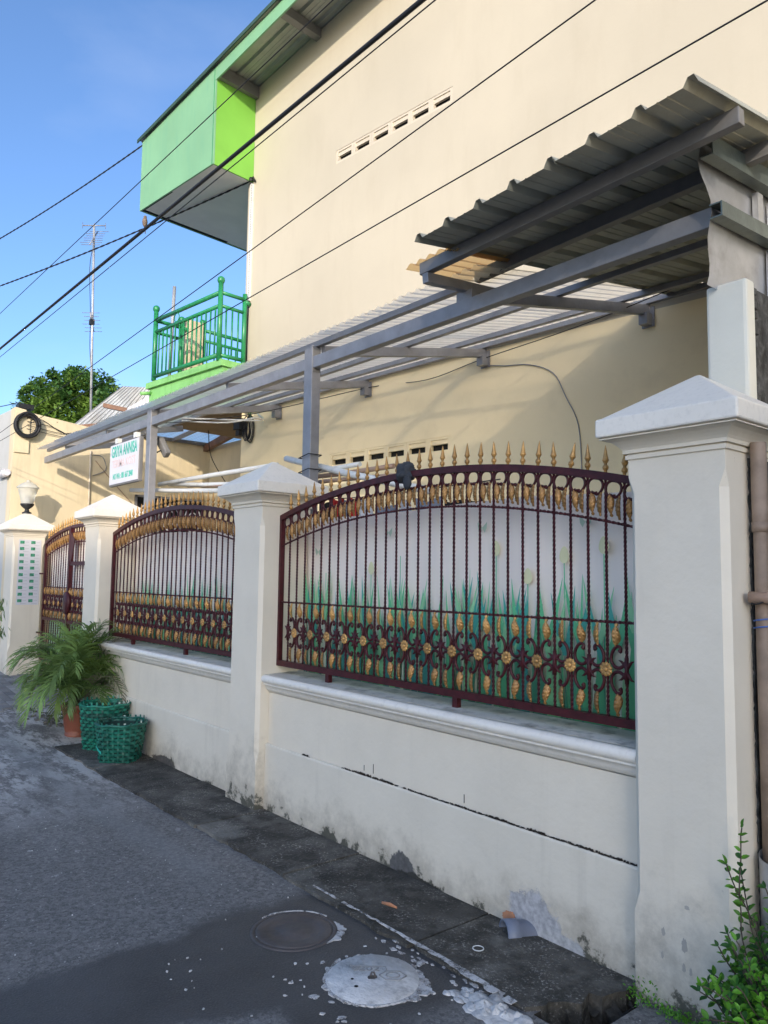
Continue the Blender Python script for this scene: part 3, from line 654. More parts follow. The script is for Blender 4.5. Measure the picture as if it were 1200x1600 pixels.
s = MB()
for sx in (-1, 1):
    for sz in (-1, 1):
        s.tube([(0, 0, sz*.006), (sx*.010, 0, sz*.022), (sx*.024, -.002, sz*.036), (sx*.036, -.002, sz*.040)], [.009, .008, .005, .0012], 5)
s.tube([(0, 0, -.052), (0, 0, .052)], .0095, 6); STAR = s.me('star_knot', M['iron'])

def panel(name, label, cat, x0, x1, y, group=None, legs=True, zlow=None, nb=29, mid_post=None, first=.094, cover_from=None):
    cx = (x0+x1)/2; hw = (x1-x0)/2; SAG = .175; Rr = (hw*hw+SAG*SAG)/(2*SAG)
    ztop = lambda x: 2.080-(Rr-math.sqrt(max(0, Rr*Rr-(x-cx)**2)))
    zarc = lambda x: ztop(x)-.205
    t = thing(name, label, cat, (cx, y, .9), group)
    def sweep(fn, nm, h, d, n=36):
        s = MB(); vs = []
        for i in range(n+1):
            x = lerp(x0, x1, i/n); z = fn(x); vs += [(x, y-d, z-h), (x, y-d, z), (x, y+d, z), (x, y+d, z-h)]
        s.mesh(vs, [(4*i+j, 4*i+(j+1) % 4, 4*i+4+(j+1) % 4, 4*i+4+j) for i in range(n) for j in range(4)] + [(0, 1, 2, 3), (4*n+3, 4*n+2, 4*n+1, 4*n)])
        return s.build(nm, M['iron'], t)
    zb = .955
    bot = .92 if zlow is None else zlow
    sweep(ztop, 'top_rail', .034, .016)
    s = MB(); s.box(x0, x0+.034, y-.0155, y+.0155, bot, ztop(x0)-.003); s.build('end_post', M['iron'], t)
    s = MB(); s.box(x1-.034, x1, y-.0155, y+.0155, bot, ztop(x1)-.003); s.build('end_post', M['iron'], t)
    s = MB(); s.box(x0+.034, x1-.034, y-.017, y+.017, .92, zb); s.build('bottom_rail', M['iron'], t)
    if zlow is not None:
        s = MB(); s.box(x0+.034, x1-.034, y-.017, y+.017, zlow, zlow+.035); s.build('bottom_rail', M['iron'], t)
    s = MB(); s.tube([(lerp(x0+.03, x1-.03, i/200), y, 1.335) for i in range(201)], .0072, 4, True, False, twist=2*PI*11); s.build('middle_rail', M['iron'], t)
    s = MB(); s.tube([(lerp(x0+.03, x1-.03, i/200), y, zarc(lerp(x0+.03, x1-.03, i/200))) for i in range(201)], .0072, 4, True, False, twist=2*PI*11); s.build('arched_rail', M['iron'], t)
    if legs:
        for lx in (x0+.58, x0+1.66):
            s = MB(); s.box(lx-.017, lx+.017, y-.014, y+.014, .872, .92); s.build('foot', M['iron'], t)
    pit = (hw*2-.034*2-first*0)/(nb+.94)
    bars = [x0+.034+pit*(i+.97) for i in range(nb)]
    for i, bx in enumerate(bars):
        zz = ztop(bx)-.03; z0 = bot+.02
        if mid_post is not None and abs(bx-mid_post) < .04: continue
        add('bar', BAR, t, T((bx, y, z0)) @ Matrix.Diagonal((1, 1, zz-z0, 1)))
        ang = (bx-cx)/Rr
        tilt = random.gauss(0, .02)+(.22 if i in (25,) else 0)
        add('spear', SPEAR, t, T((bx, y, ztop(bx)-.002)) @ Matrix.Rotation(tilt+ang*.15, 4, 'Y') @ Matrix.Rotation(random.gauss(0, .02), 4, 'X'))
        for sgn in (-1, 1):
            add('leaf', LEAF_T, t, T((bx+sgn*.0195, y-.004, zarc(bx+sgn*.0195)+.116+random.gauss(0, .002))) @ Matrix.Rotation(sgn*(.62+random.gauss(0, .06)), 4, 'Z') @ Matrix.Rotation(sgn*(-.10)+random.gauss(0, .03), 4, 'Y') @ Matrix.Diagonal((sgn, 1, 1, 1)))
        if i % 2 == 0 and False: pass
        if (nb-1-i) % 2 == 1:
            add('flower', FLOWER, t, T((bx, y-.009, 1.143)) @ Matrix.Rotation(random.uniform(0, 1), 4, 'Y'))
            for sx in (-1, 1):
                for sz in (-1, 1):
                    add('scroll', SCROLL, t, T((bx, y, 1.143)) @ Matrix.Diagonal((sx, 1, sz, 1)))
                add('leaf', LEAF_U, t, T((bx+sx*.046, y-.002, 1.331)) @ Matrix.Rotation(sx*(.62+random.gauss(0, .08)), 4, 'Z') @ Matrix.Rotation(random.gauss(0, .05), 4, 'Y') @ Matrix.Diagonal((sx, 1, 1, 1)))
                add('leaf', LEAF_B, t, T((bx+sx*.046, y-.002, 1.053)) @ Matrix.Rotation(sx*(.62+random.gauss(0, .08)), 4, 'Z') @ Matrix.Rotation(random.gauss(0, .05), 4, 'Y') @ Matrix.Diagonal((sx, 1, 1, 1)))
        else:
            add('star_knot', STAR, t, T((bx, y-.001, 1.143)))
    edges = [x0+.034]+bars+[x1-.034]
    for a, b in zip(edges[:-1], edges[1:]):
        xm = (a+b)/2
        add('omega_scroll', OMEGA, t, T((xm, y, ztop(xm)-.031)) @ Matrix.Rotation((xm-cx)/Rr, 4, 'Y') @ Matrix.Diagonal(((b-a)/.0905, 1, 1, 1)))
    return t
GRP = 'arched wrought iron panels of the front fence'
f1 = panel('iron_fence_panel', 'large maroon and gold iron fence panel between the middle and right pillars', 'fence', -4.376, -1.640, 2.74, GRP)
f2 = panel('iron_fence_panel', 'maroon and gold iron fence panel left of the middle pillar, above the green baskets', 'fence', -7.40, -4.72, 2.74, GRP)
gate = panel('iron_gate', 'maroon and gold iron gate with oval lock plate between the two far pillars', 'gate', -10.33, -7.72, 2.95, None, False, .42, 28)
s = MB(); s.box(-9.36, -9.31, 2.928, 2.972, .42, 2.05); s.build('centre_post', M['iron'], gate)
s = MB(); s.box(-9.30, -7.75, 2.934, 2.966, 1.60, 1.645); s.build('cross_rail', M['iron'], gate)
s = MB(); s.prism([(-9.31, 2.93, 1.66), (-9.27, 2.93, 1.62), (-9.16, 2.93, 1.90), (-9.31, 2.93, 2.0)], (0, .01, 0)); s.build('gusset', M['iron'], gate)
s = MB(); s.lathe([(.0, -.02), (.13, -.02), (.14, 0), (.13, .02), (0, .02)], 28, (0, 0, 0), True, .75, 1.0); s.build('lock_plate', M['iron'], gate, 0, T((-9.335, 2.93, 1.16)) @ Matrix.Rotation(PI/2, 4, 'X'))
s = MB(); s.bar((-10.46, 2.93, 1.50), (-10.32, 2.95, 1.50), .03, .02); s.build('hinge', M['iron'], gate)
s = MB(); s.bar((-10.46, 2.93, .75), (-10.32, 2.95, .75), .03, .02); s.build('hinge', M['iron'], gate)

# dark rag tied on the top rail
def rag(name, c, r, mt, label, seed):
    bm = bmesh.new(); bmesh.ops.create_icosphere(bm, subdivisions=4, radius=1)
    for v in bm.verts:
        p = v.co.copy(); q = 1+.45*noise.noise(p*1.6+Vector((seed, 0, 0)))+.30*noise.noise(p*3.7+Vector((0, seed, 0)))+.1*noise.noise(p*8)
        v.co = Vector((p.x*r[0]*q, p.y*r[1]*q, p.z*r[2]*q))
    me = bpy.data.meshes.new(name); bm.to_mesh(me); bm.free(); me.materials.append(mt)
    for p in me.polygons: p.use_smooth = True
    return tag(add(name, me, None, T(c)), label, 'cloth')
o = rag('tied_rag', (-3.105, 2.735, 2.075), (.060, .045, .052), M['cloth_dark'], 'dark grey rag knotted round the top rail of the near fence panel', 3.2)
k = MB(); k.tube(smooth_curve([(-3.08, 2.715, 2.05), (-3.07, 2.712, 2.01), (-3.085, 2.712, 1.985)], 4), [.028, .028, .03, .032, .033, .03, .028, .02, .010], 8, flat=.5)
k.build('rag_tail', M['cloth_dark'], o)
# ------------------------------------------------------------------ printed banners behind the ironwork
def banner(x0, x1, y, zt, label, seed, dens=1.0, plain=False, z0=.62):
    rnd = random.Random(seed)
    t = thing('printed_banner', label, 'banner', ((x0+x1)/2, y, z0), 'vinyl banners tied behind the ironwork')
    s = MB(); n = 60; vs = []
    for j, z in enumerate((z0, (z0+zt)/2, zt)):
        for i in range(n+1):
            x = lerp(x0, x1, i/n); vs.append((x, y+.010*math.sin(x*4.1+j)+.006*math.sin(x*11), z-(.012*math.sin(x*3.0) if j == 2 else 0)))
    fs = [(j*(n+1)+i, j*(n+1)+i+1, (j+1)*(n+1)+i+1, (j+1)*(n+1)+i) for j in range(2) for i in range(n)]
    s.mesh(vs, fs, True); s.build('sheet', M['banner'], t)
    if plain: return t
    yy = lambda x: y+.006*math.sin(x*11)+.010*math.sin(x*4.1+.5)-.020
    mats = [M['pr_dark'], M['pr_mid'], M['pr_light'], M['pr_pale'], M['pr_teal']]
    s = MB(); layer = [0]
    def blade(xb, zb, xt, zt_, wd, curve, mi):
        s.cur = mi; k = 9; layer[0] += 1; dy = -.00003*layer[0]; L_ = []; R_ = []
        for i in range(k+1):
            u = i/k; x = lerp(xb, xt, u)+curve*math.sin(PI*u)*.5+curve*u*u*.4; z = lerp(zb, zt_, u); hw = wd*.5*(1-u**2.2)*(.7+.3*math.sin(PI*min(1, u*1.3)))+.0006
            L_.append((x-hw, yy(x)+dy, z)); R_.append((x+hw, yy(x)+dy, z))
        for i in range(k): s.poly([L_[i], R_[i], R_[i+1], L_[i+1]])
    W_ = x1-x0
    for i in range(int(85*W_*dens)):      # thin pale and green stalks low down
        x = rnd.uniform(x0+.03, x1-.03); blade(x, z0+.02, x+rnd.gauss(0, .012), rnd.uniform(1.0, 1.32), rnd.uniform(.010, .026), rnd.gauss(0, .01), rnd.choice((0, 1, 3, 0, 4, 3, 2)))
    for i in range(int(27*W_*dens)):      # broad leaves
        x = rnd.uniform(x0+.04, x1-.04); blade(x, z0+.02, x+rnd.gauss(0, .05), rnd.uniform(1.24, 1.56), rnd.uniform(.036, .070), rnd.gauss(0, .035), rnd.choice((0, 1, 1, 1, 4, 2)))
    for i in range(int(15*W_*dens)):      # forked pairs
        x = rnd.uniform(x0+.08, x1-.08); zf = rnd.uniform(1.22, 1.34)
        for sg in (-1, 1): blade(x, zf-.12, x+sg*rnd.uniform(.035, .085), zf+rnd.uniform(.12, .24), .034, sg*.02, rnd.choice((1, 2, 4)))
    s.build('printed_grass', mats, t)
    s = MB(); dz = -.006
    heads = [0] if dens < .5 else [rnd.uniform(.03, .1)+i*.235 for i in range(int(W_/.235))]
    for i, h in enumerate(heads if dens > .5 else []):
        x = x1-.06-h; zt_ = rnd.choice((1.52, 1.62, 1.56, 1.66)); 
        s.cur = 1; s.poly([(x-.003, yy(x)+dz, 1.2), (x+.003, yy(x)+dz, 1.2), (x+.003, yy(x)+dz, zt_-.03), (x-.003, yy(x)+dz, zt_-.03)])
        if i < 4 or i % 4 == 0:
            s.cur = 0; s.poly([(x+.026*math.cos(a)*(1-.25*math.sin(a)), yy(x)+dz-.001, zt_+.040*math.sin(a)) for a in [2*PI*k/14 for k in range(14)]])
        if i % 3 == 1:
            s.cur = 2; bx, bz = x-.10, zt_+.11
            for sg in (-1, 1): s.poly([(bx, yy(bx)+dz, bz), (bx+sg*.034, yy(bx)+dz, bz+.030), (bx+sg*.030, yy(bx)+dz, bz-.004), (bx+sg*.016, yy(bx)+dz, bz-.026)])
    if s.v: tag(s.build('printed_tulips', [M['pr_yellow'], M['pr_mid'], M['pr_bfly']], t), kind='stuff')
    return t
banner(-4.40, -1.60, 2.955, 1.90, 'white vinyl banner printed with tulips and tall green grass behind the near fence panel', 3)
banner(-7.42, -4.72, 2.955, 1.88, 'white vinyl banner with faded green grass behind the left fence panel', 8, .45)
banner(-10.3, -7.6, 3.02, 1.90, 'plain pale banner behind the maroon gate', 9, 0, True, .45)

# laundry behind the near panel
LG = 'laundry hanging behind the near fence panel'
def garment(x, w_, zt, zb, mt, label, y=3.38):
    s = MB(); n = 14; m_ = 5; vs = []
    for j in range(m_+1):
        for i in range(n+1):
            u = i/n; x_ = x+w_*(u-.5)*(1+.08*j/m_); vs.append((x_, y+.022*math.sin(u*15+x*9)+.012*math.sin(u*31+j), lerp(zt-.03*math.sin(PI*u), zb, j/m_)))
    s.mesh(vs, [(j*(n+1)+i, j*(n+1)+i+1, (j+1)*(n+1)+i+1, (j+1)*(n+1)+i) for j in range(m_) for i in range(n)], True)
    s2 = s.build('garment', mt); tag(s2, label, 'laundry', None, LG)
    return s2
ln = MB(); ln.tube([(-5.2, 3.38, 2.11), (-4.2, 3.38, 2.075), (-3.0, 3.38, 2.09)], .004, 5); tag(ln.build('clothes_line', M['cable']), 'thin clothes line strung behind the near fence panel', 'clothes line')
garment(-4.78, .16, 2.09, 1.5, M['cloth_black'], 'black garment at the left end of the hanging laundry')
garment(-4.60, .13, 2.10, 1.5, M['cloth_red'], 'larger red garment on the clothes line beside the middle pillar')
garment(-4.48, .07, 2.085, 1.5, M['cloth_blue'], 'narrow grey-blue garment between the two red ones')
garment(-4.40, .07, 2.09, 1.5, M['cloth_red'], 'narrow red garment right of the larger red one')
garment(-4.28, .12, 2.07, 1.5, M['cloth_white'], 'pale garment next to the narrow red one on the line')
garment(-4.05, .26, 2.02, 1.5, M['cloth_blue'], 'wide grey-blue garment in the middle of the hanging laundry')
garment(-3.83, .12, 2.05, 1.5, M['cloth_white'], 'pale garment right of the wide grey-blue one')
garment(-3.62, .20, 2.03, 1.5, M['cloth_blue'], 'grey garment under the tied rag on the clothes line')
garment(-3.40, .17, 2.01, 1.5, M['cloth_black'], 'black garment right of the tied rag')
garment(-3.20, .15, 2.00, 1.5, M['cloth_black'], 'black garment at the right end of the hanging laundry')
def smallbox(nm, x0, x1, y0, y1, z0, z1, mt, label, cat):
    s = MB(); v = [(x0, y0, z0), (x1, y0, z0), (x1, y1, z0), (x0, y1, z0), (x0-.02, y0-.02, z1), (x1+.02, y0-.02, z1), (x1+.02, y1, z1), (x0-.02, y1, z1)]
    s.hexa(v); return tag(s.build(nm, mt, None, .01), label, cat)
smallbox('plastic_tub', -2.93, -2.74, 2.985, 3.2, .62, .875, M['pink'], 'pale pink plastic tub glimpsed under the near fence panel', 'tub')
smallbox('plastic_tub', -2.62, -2.54, 2.985, 3.2, .62, .87, paint('bright_pink', (.75, .04, .12), .4, bmp=0), 'small bright pink tub glimpsed under the near fence panel', 'tub')
smallbox('plastic_tub', -5.78, -5.45, 2.985, 3.2, .62, .87, M['greenplastic'], 'bright green plastic tub glimpsed under the left fence panel', 'tub')

# ------------------------------------------------------------------ steel canopy with milky sheets
OFF = 0.107
E1 = Vector((-math.cos(OFF), -math.sin(OFF), 0)); NN = Vector((-math.sin(OFF), math.cos(OFF), 0)); HC = Vector((-7.816, 4.39, 0))
def hp(s, t, z): return HC + E1*s + NN*t + Vector((0, 0, z))
def wy(x): return 4.39+(x+7.816)*math.tan(OFF)
can = thing('canopy', 'long steel canopy with milky corrugated sheets leaning on the cream house wall', 'canopy', (-6, 3.03, 0))
for px_ in (-4.46, -7.265):
    s = MB(); s.box(px_-.05, px_+.05, 2.985, 3.060, .05, 3.138); p = s.build('post', M['steel'], can, .004)
    s = MB(); s.box(px_+.048, px_+.054, 2.99, 3.055, 2.95, 3.12); s.build('gusset', M['steel_dark'], p)
def cchan(mb, a, b, w_, h, th=.012):   # open C section along a-b: web and two flanges
    a = Vector(a); b = Vector(b); up = Vector((0, 0, 1)); d = (b-a).normalized(); x = d.cross(up).normalized()
    mb.bar(a+up*(h-th/2), b+up*(h-th/2), w_, th); mb.bar(a+up*(th/2), b+up*(th/2), w_, th); mb.bar(a+up*(h/2)+x*(w_/2-th/2), b+up*(h/2)+x*(w_/2-th/2), th, h-2*th)
s = MB(); s.bar((-10.75, 3.02, 3.0175), (-7.318, 3.02, 3.0175), .06, .085); s.build('beam', M['steel'], can, .004)
s = MB(); s.bar((-7.212, 3.02, 3.0175), (-4.513, 3.02, 3.0175), .06, .085); s.build('beam', M['steel'], can, .004)
s = MB(); s.bar((-4.407, 3.02, 3.0175), (-1.43, 3.02, 3.0175), .06, .085); s.build('beam', M['steel'], can, .004)
SL = .195
zr = lambda y: 3.062+SL*(y-3.03)          # underside of the rafters
for rx in (-2.94, -4.385, -5.80, -7.20, -8.65, -10.1):
    ye = wy(rx)-.012 if rx > -7.85 else 3.98
    s = MB(); a = Vector((rx, 3.062, zr(3.062)+.035)); b = Vector((rx, ye, zr(ye)+.035)); s.bar(a, b, .045, .070); s.build('rafter', M['steel'], can, .003)
    if rx > -7.85:
        s = MB(); s.box(rx-.028, rx+.040, ye-.075, ye, zr(ye)-.085, zr(ye)-.006); s.box(rx-.045, rx+.055, ye-.006, ye+.004, zr(ye)-.095, zr(ye)+.05); s.build('bracket', M['steel'], can)
zt = lambda y: zr(y)+.072
for yp in (3.035, 3.85):
    s = MB(); s.bar((-10.75 if yp < 3.5 else -10.7, yp, zt(yp)+.020), (-2.94 if yp < 3.5 else -1.52, yp, zt(yp)+.020), .040, .040); s.build('purlin', M['steel'], can, .003)
for dy in (.36, .045):
    a = Vector((-7.8, wy(-7.8)-dy, 0)); b = Vector((-1.52, wy(-1.52)-dy, 0)); a.z = zt(a.y)+.020; b.z = zt(b.y)+.020
    s = MB(); s.bar(a, b, .04, .04); s.build('purlin', M['steel'], can, .003)
zs = lambda y: zt(y)+.052
def corr_sheet(nm, x0, x1, y0, y1, zf, mt, par, pitch=.076, amp=.011, ny=8, seed=0, wavy=.004):
    s = MB(); n = int((x1-x0)/pitch*8); vs = []
    for j in range(ny+1):
        for i in range(n+1):
            x = x0+(x1-x0)*i/n; y = lerp(y0(x) if callable(y0) else y0, y1(x) if callable(y1) else y1, j/ny)
            vs.append((x, y, zf(x, y)+amp*math.cos(2*PI*x/pitch)+wavy*noise.noise((x*2+seed, y*1.5, seed))))
    s.mesh(vs, [(j*(n+1)+i, j*(n+1)+i+1, (j+1)*(n+1)+i+1, (j+1)*(n+1)+i) for j in range(ny) for i in range(n)], True)
    return s.build(nm, mt, par)
x = -10.76; k = 0
while x < -2.80:
    x2 = min(x+.82, -2.74); yb = (lambda q: wy(q)-.006) if x > -7.75 else 3.985
    fr = 2.885+random.uniform(-.02, .012)
    corr_sheet('roof_sheet', x-.03, x2+.03, fr, yb, lambda a, b, q=k: zs(b)+(.0035 if q % 2 else 0), M['sheet'], can, seed=k*3.1)
    x = x2; k += 1
scr = MB()
for i in range(46):
    q = -10.6+i*.168
    for yp in (3.035, 3.85):
        scr.lathe([(.006, 0), (.006, .004), (.003, .010), (0, .010)], 6, (q, yp, zs(yp)+.012))
tag(scr.build('roof_screws', M['steel_dark'], can), kind='stuff')

# dark ribbed roof beside the neighbour's wall
dk = thing('ribbed_roof', 'dark ribbed metal roof jutting out over the right pillar', 'roof', (-2, 3, 3.2))
zd = lambda x, y: 3.21+.14*(y-2.73)+.03*(x+2.98)
def rib_profile(x0, x1, pitch=.21):
    pts = []; x = x0
    while x < x1-.02:
        pts += [(x-.030, 0), (x-.012, .030), (x+.012, .030), (x+.030, 0), (x+.075, 0), (x+.078, .004), (x+.083, 0), (x+.117, 0), (x+.120, .004), (x+.125, 0)]; x += pitch
    pts += [(x-.030, 0), (x-.012, .030), (x+.012, .030), (x+.028, -.004)]
    return pts
def rib_sheet(x0, x1, dz=0):
    s = MB(); P_ = rib_profile(x0, x1); n = len(P_); ny = 6; vs = []
    for j in range(ny+1):
        for x, h in P_:
            y = lerp(2.477-.04*(x+2.77), wy(x)-.02 if x < -1.5 else 4.95, j/ny); vs.append((x, y, zd(x, y)+h+.006+dz+.004*noise.noise((x*3, y, 0))))
    s.mesh(vs, [(j*n+i, j*n+i+1, (j+1)*n+i+1, (j+1)*n+i) for j in range(ny) for i in range(n-1)]); 
    s.mesh([(a, b, c+.0012) for a, b, c in vs], [(j*n+i, (j+1)*n+i, (j+1)*n+i+1, j*n+i+1) for j in range(ny) for i in range(n-1)])
    return s.build('roof_sheet', M['darkroof'], dk)
rib_sheet(-2.74, -1.90); rib_sheet(-1.90, -1.27, .004)
s = MB(); s.bar((-2.985, 2.73, zd(-2.985, 2.73)-.035), (-1.24, 2.73, zd(-1.24, 2.73)-.035), .045, .066); s.build('purlin', M['steel_dark'], dk, .003)
s = MB(); s.bar((-2.95, 3.12, zd(-2.95, 3.12)-.035), (-1.30, 3.12, zd(-1.30, 3.12)-.035), .045, .066); s.build('purlin', M['steel_dark'], dk, .003)
s = MB(); s.bar((-2.9, 3.62, zd(-2.9, 3.62)-.035), (-1.30, 3.62, zd(-1.3, 3.62)-.035), .045, .066); s.build('purlin', M['steel_dark'], dk, .003)
s = MB(); s.bar((-2.93, 2.70, 3.108), (-2.93, 3.25, 3.160), .045, .055); s.build('outrigger', M['steel'], dk, .003)
s = MB(); s.box(-2.99, -2.87, 2.998, 3.05, 3.062, 3.112); s.build('packing_block', M['steel'], dk)
corr_sheet('yellowed_sheet', -3.08, -2.68, 2.69, 3.20, lambda a, b: zd(a, b)+.007-.03*(a > -2.75), M['sheet_old'], dk, seed=5)

# cladding over the neighbour's wall
cl = thing('metal_cladding', 'grey sheet metal cladding closing the gap above the cream wall end', 'cladding', (-1.46, 3.5, 2.7))
s = MB(); zz = [2.69+i*.05 for i in range(13)]; vs = []
for z in zz:
    y0 = 2.885+.03*math.sin((z-2.69)*9.5)+.02*math.sin((z-2.69)*23)
    vs += [(-1.462+.012*math.sin(z*13), y0, z), (-1.466, 3.2, z), (-1.462, 3.5, z), (-1.462, 3.501, z), (-1.45, 3.55, z), (-1.462, 3.6, z), (-1.462, 5.2, z)]
s.mesh(vs, [(i*7+j, i*7+j+1, i*7+8+j, i*7+7+j) for i in range(len(zz)-1) for j in range(6)], True); s.build('sheet', M['cladding'], cl)
def rail(y0, z0, y1, z1, h=.055):
    s = MB(); a = Vector((-1.425, y0, z0)); b = Vector((-1.425, y1, z1)); s.bar(a+Vector((0, 0, h/2)), b+Vector((0, 0, h/2)), .05, .006); s.bar(a-Vector((0, 0, h/2)), b-Vector((0, 0, h/2)), .05, .006); s.bar(a+Vector((.025, 0, 0)), b+Vector((.025, 0, 0)), .006, h+.006)
    return s.build('rail', M['angle'], cl)
rail(2.82, 3.225, 4.8, 3.37, .075); rail(2.885, 2.985, 4.8, 3.10); 

for y in (3.28, 3.42):
    s = MB(); s.box(-1.455, -1.43, y, y+.05, 3.02, 3.20); s.build('stud', M['cladding'], cl)
s = MB(); s.box(-1.455, -1.43, 3.40, 3.45, 2.70, 2.975); s.build('stud', M['cladding'], cl)

# neighbour's boundary wall: smooth cream end, rough dark flank
nw = thing('boundary_wall', 'tall boundary wall right of the fence with smooth cream end and rough black side', 'wall', (-1.43, 5, 0))
s = MB(); s.box(-1.515, -1.375, 2.985, 9, -.05, 2.70); s.build('render', M['rough'], nw)
s = MB(); s.box(-1.527, -1.516, 3.05, 9, -.05, 2.70); s.build('inner_bounce_face', M['house_brightened'], nw)  # pale face added to bounce light onto the house wall
s = MB(); s.box(-1.518, -1.350, 2.970, 3.05, .0, 2.712); s.build('end_face', M['cream_end'], nw, .014)
s = MB()
for i in range(160):
    z = random.uniform(0, 2.70); r = random.uniform(.006, .022)
    s.box(-1.376, -1.376+r*.8, 3.045-random.uniform(0, .02), 3.06+r*1.5, z, z+r*1.4)
tag(s.build('broken_plaster', M['rough'], nw), kind='stuff')
s = MB(); s.box(-1.30, .6, 3.02, 3.14, -.05, 2.2); s.prism([(-1.30, 3.03, -.05)]+[(-1.30, 2.752+.010*noise.noise((i*.31, 1, 0))+.008*noise.noise((i*.9, 2, 0))+.004*noise.noise((i*2.1, 3, 0)), i*.0125) for i in range(157)]+[(-1.30, 3.03, 1.955)], (.0415, 0, 0)); tag(s.build('garden_wall', M['rough'], None), 'black unrendered wall in the gap right of the nearest pillar', 'wall')
s = MB(); s.tube([(-1.218, 2.742, .55), (-1.220, 2.742, 1.2), (-1.221, 2.744, 1.70), (-1.221, 2.744, 1.705)], .024, 14); s.tube([(-1.221, 2.744, 1.70), (-1.222, 2.746, 2.00)], .027, 14, caps=False); s.tube([(-1.221, 2.744, 1.68), (-1.221, 2.744, 1.715)], .029, 14)
s.lathe([(.027, 0), (.020, .001), (.020, -.2)], 14, (-1.222, 2.746, 2.00))
tag(s.build('standing_pipe', M['pipe']), 'brown grimy pipe standing upright right of the nearest pillar', 'pipe')
s = MB(); s.tube([(-1.245, 2.695, 1.452), (-1.10, 2.72, 1.448)], .020, 12); o = tag(s.build('cross_pipe', M['rod']), 'short brown pipe lashed across the upright pipe', 'pipe')
s = MB(); s.tube([(-1.215+.03*math.cos(a), 2.728+.048*math.sin(a), 1.43+.004*a+.02*math.sin(a)) for a in [i*PI/8 for i in range(24)]], .003, 5); s.build('lashing', M['cable'], o)
s = MB(); s.tube([(-1.22+.030*math.cos(a), 2.743+.030*math.sin(a), 1.33+.004*a) for a in [i*PI/8 for i in range(32)]], .0025, 5); s.build('lashing', paint('blue_string', (.05, .14, .45), .5, bmp=0), o)
bm = bmesh.new(); bmesh.ops.create_cube(bm, size=1); bmesh.ops.subdivide_edges(bm, edges=bm.edges, cuts=9, use_grid_fill=True)
for v in bm.verts:
    p = v.co.copy(); q = 1+.10*noise.noise(p*3+Vector((2, 1, 0))); v.co = Vector((-1.160+p.x*.13*q, 2.80+p.y*.12*q, .87+p.z*.66*q))+.012*Vector((noise.noise(p*9), noise.noise(p*9+Vector((5, 0, 0))), 0))
me = bpy.data.meshes.new('concrete_post'); bm.to_mesh(me); bm.free(); me.materials.append(M['concrete'])
tag(add('concrete_post', me), 'rough broken concrete post under the brown pipe at the right edge', 'post')
s = MB(); vs = []
for i in range(9):
    a = -.6+i*.30; vs += [(-1.16+.085*math.cos(a+PI), 2.74-.06*math.sin(a), .02), (-1.155+.095*math.cos(a+PI), 2.735-.07*math.sin(a), .59-.02*math.sin(a))]
s.mesh(vs, [(2*i, 2*i+2, 2*i+3, 2*i+1) for i in range(8)], True); tag(s.build('curved_sheet', M['cladding']), 'curved grey metal offcut standing behind the leafy shrub', 'metal sheet')
# ------------------------------------------------------------------ the two-storey house
ho = thing('house', 'two-storey cream house with green boxed balcony fascia and long eave', 'house', tuple(hp(0, 0, 0)))
def zroof(s): return 7.405-.135*s
def hbox(mb, s0, s1, t0, t1, z0, z1):
    return mb.hexa([hp(s0, t0, z0), hp(s1, t0, z0), hp(s1, t1, z0), hp(s0, t1, z0), hp(s0, t0, z1), hp(s1, t0, z1), hp(s1, t1, z1), hp(s0, t1, z1)])
VS0, VS1 = -1.474, -3.064
SB = -12.5
s = MB()
def wq(s0, s1, za, zb, za1=None, zb1=None):
    s.poly([hp(s0, 0, za), hp(s1, 0, za1 if za1 is not None else za), hp(s1, 0, zb1 if zb1 is not None else zb), hp(s0, 0, zb)])
bands = [(2.620, 2.767), (5.880, 6.027)]
wq(.1, SB, 3.46, 5.88)
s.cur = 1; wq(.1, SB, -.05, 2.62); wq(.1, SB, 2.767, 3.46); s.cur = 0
for za, zb in bands:
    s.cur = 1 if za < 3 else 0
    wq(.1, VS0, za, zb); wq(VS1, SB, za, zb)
    for a, b in (((VS0, 0, za), (VS1, 0, za)), ((VS1, 0, za), (VS1, 0, zb)), ((VS1, 0, zb), (VS0, 0, zb)), ((VS0, 0, zb), (VS0, 0, za))):
        s.poly([hp(*a), hp(*b), hp(b[0], .12, b[2]), hp(a[0], .12, a[2])])
s.cur = 0
wq(.1, SB, 6.027, zroof(.1)-.01, 6.027, zroof(SB)-.01)
s.poly([hp(.1, 0, -.05), hp(.1, 0, zroof(.1)-.01), hp(.1, 8, zroof(.1)-.01), hp(.1, 8, -.05)])
s.poly([hp(SB, 0, -.05), hp(SB, 8, -.05), hp(SB, 8, zroof(SB)-.01), hp(SB, 0, zroof(SB)-.01)])
s.poly([hp(.1, 8, -.05), hp(.1, 8, zroof(.1)-.01), hp(SB, 8, zroof(SB)-.01), hp(SB, 8, -.05)])
wall = s.build('wall', [M['house'], M['house_brightened']], ho)
R_h = Matrix(((-E1.x, NN.x, 0, 0), (-E1.y, NN.y, 0, 0), (0, 0, 1, 0), (0, 0, 0, 1)))
bw = (VS0-VS1)/6
s = MB()   # one ventilation block: frame, sunk panel above, slot below
s.box(0, bw-.002, .004, .045, 0, .026); s.box(0, .030, .004, .045, .026, .147); s.box(bw-.032, bw-.002, .004, .045, .026, .147)
s.box(.030, bw-.032, .014, .040, .083, .125); s.box(.030, bw-.032, .004, .045, .125, .147)
VB = s.me('vent_block', M['house_trim']); VBL = s.me('vent_block', M['house_brightened'])
for za, zb in bands:
    for i in range(6):
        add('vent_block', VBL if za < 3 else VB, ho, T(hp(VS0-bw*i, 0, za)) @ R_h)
    s = MB(); hbox(s, VS0-.028, VS1+.028, .050, .118, za+.02, zb-.03); s.build('vent_slot_shade', M['dark'], ho)  # black box behind the slots stands in for their shade
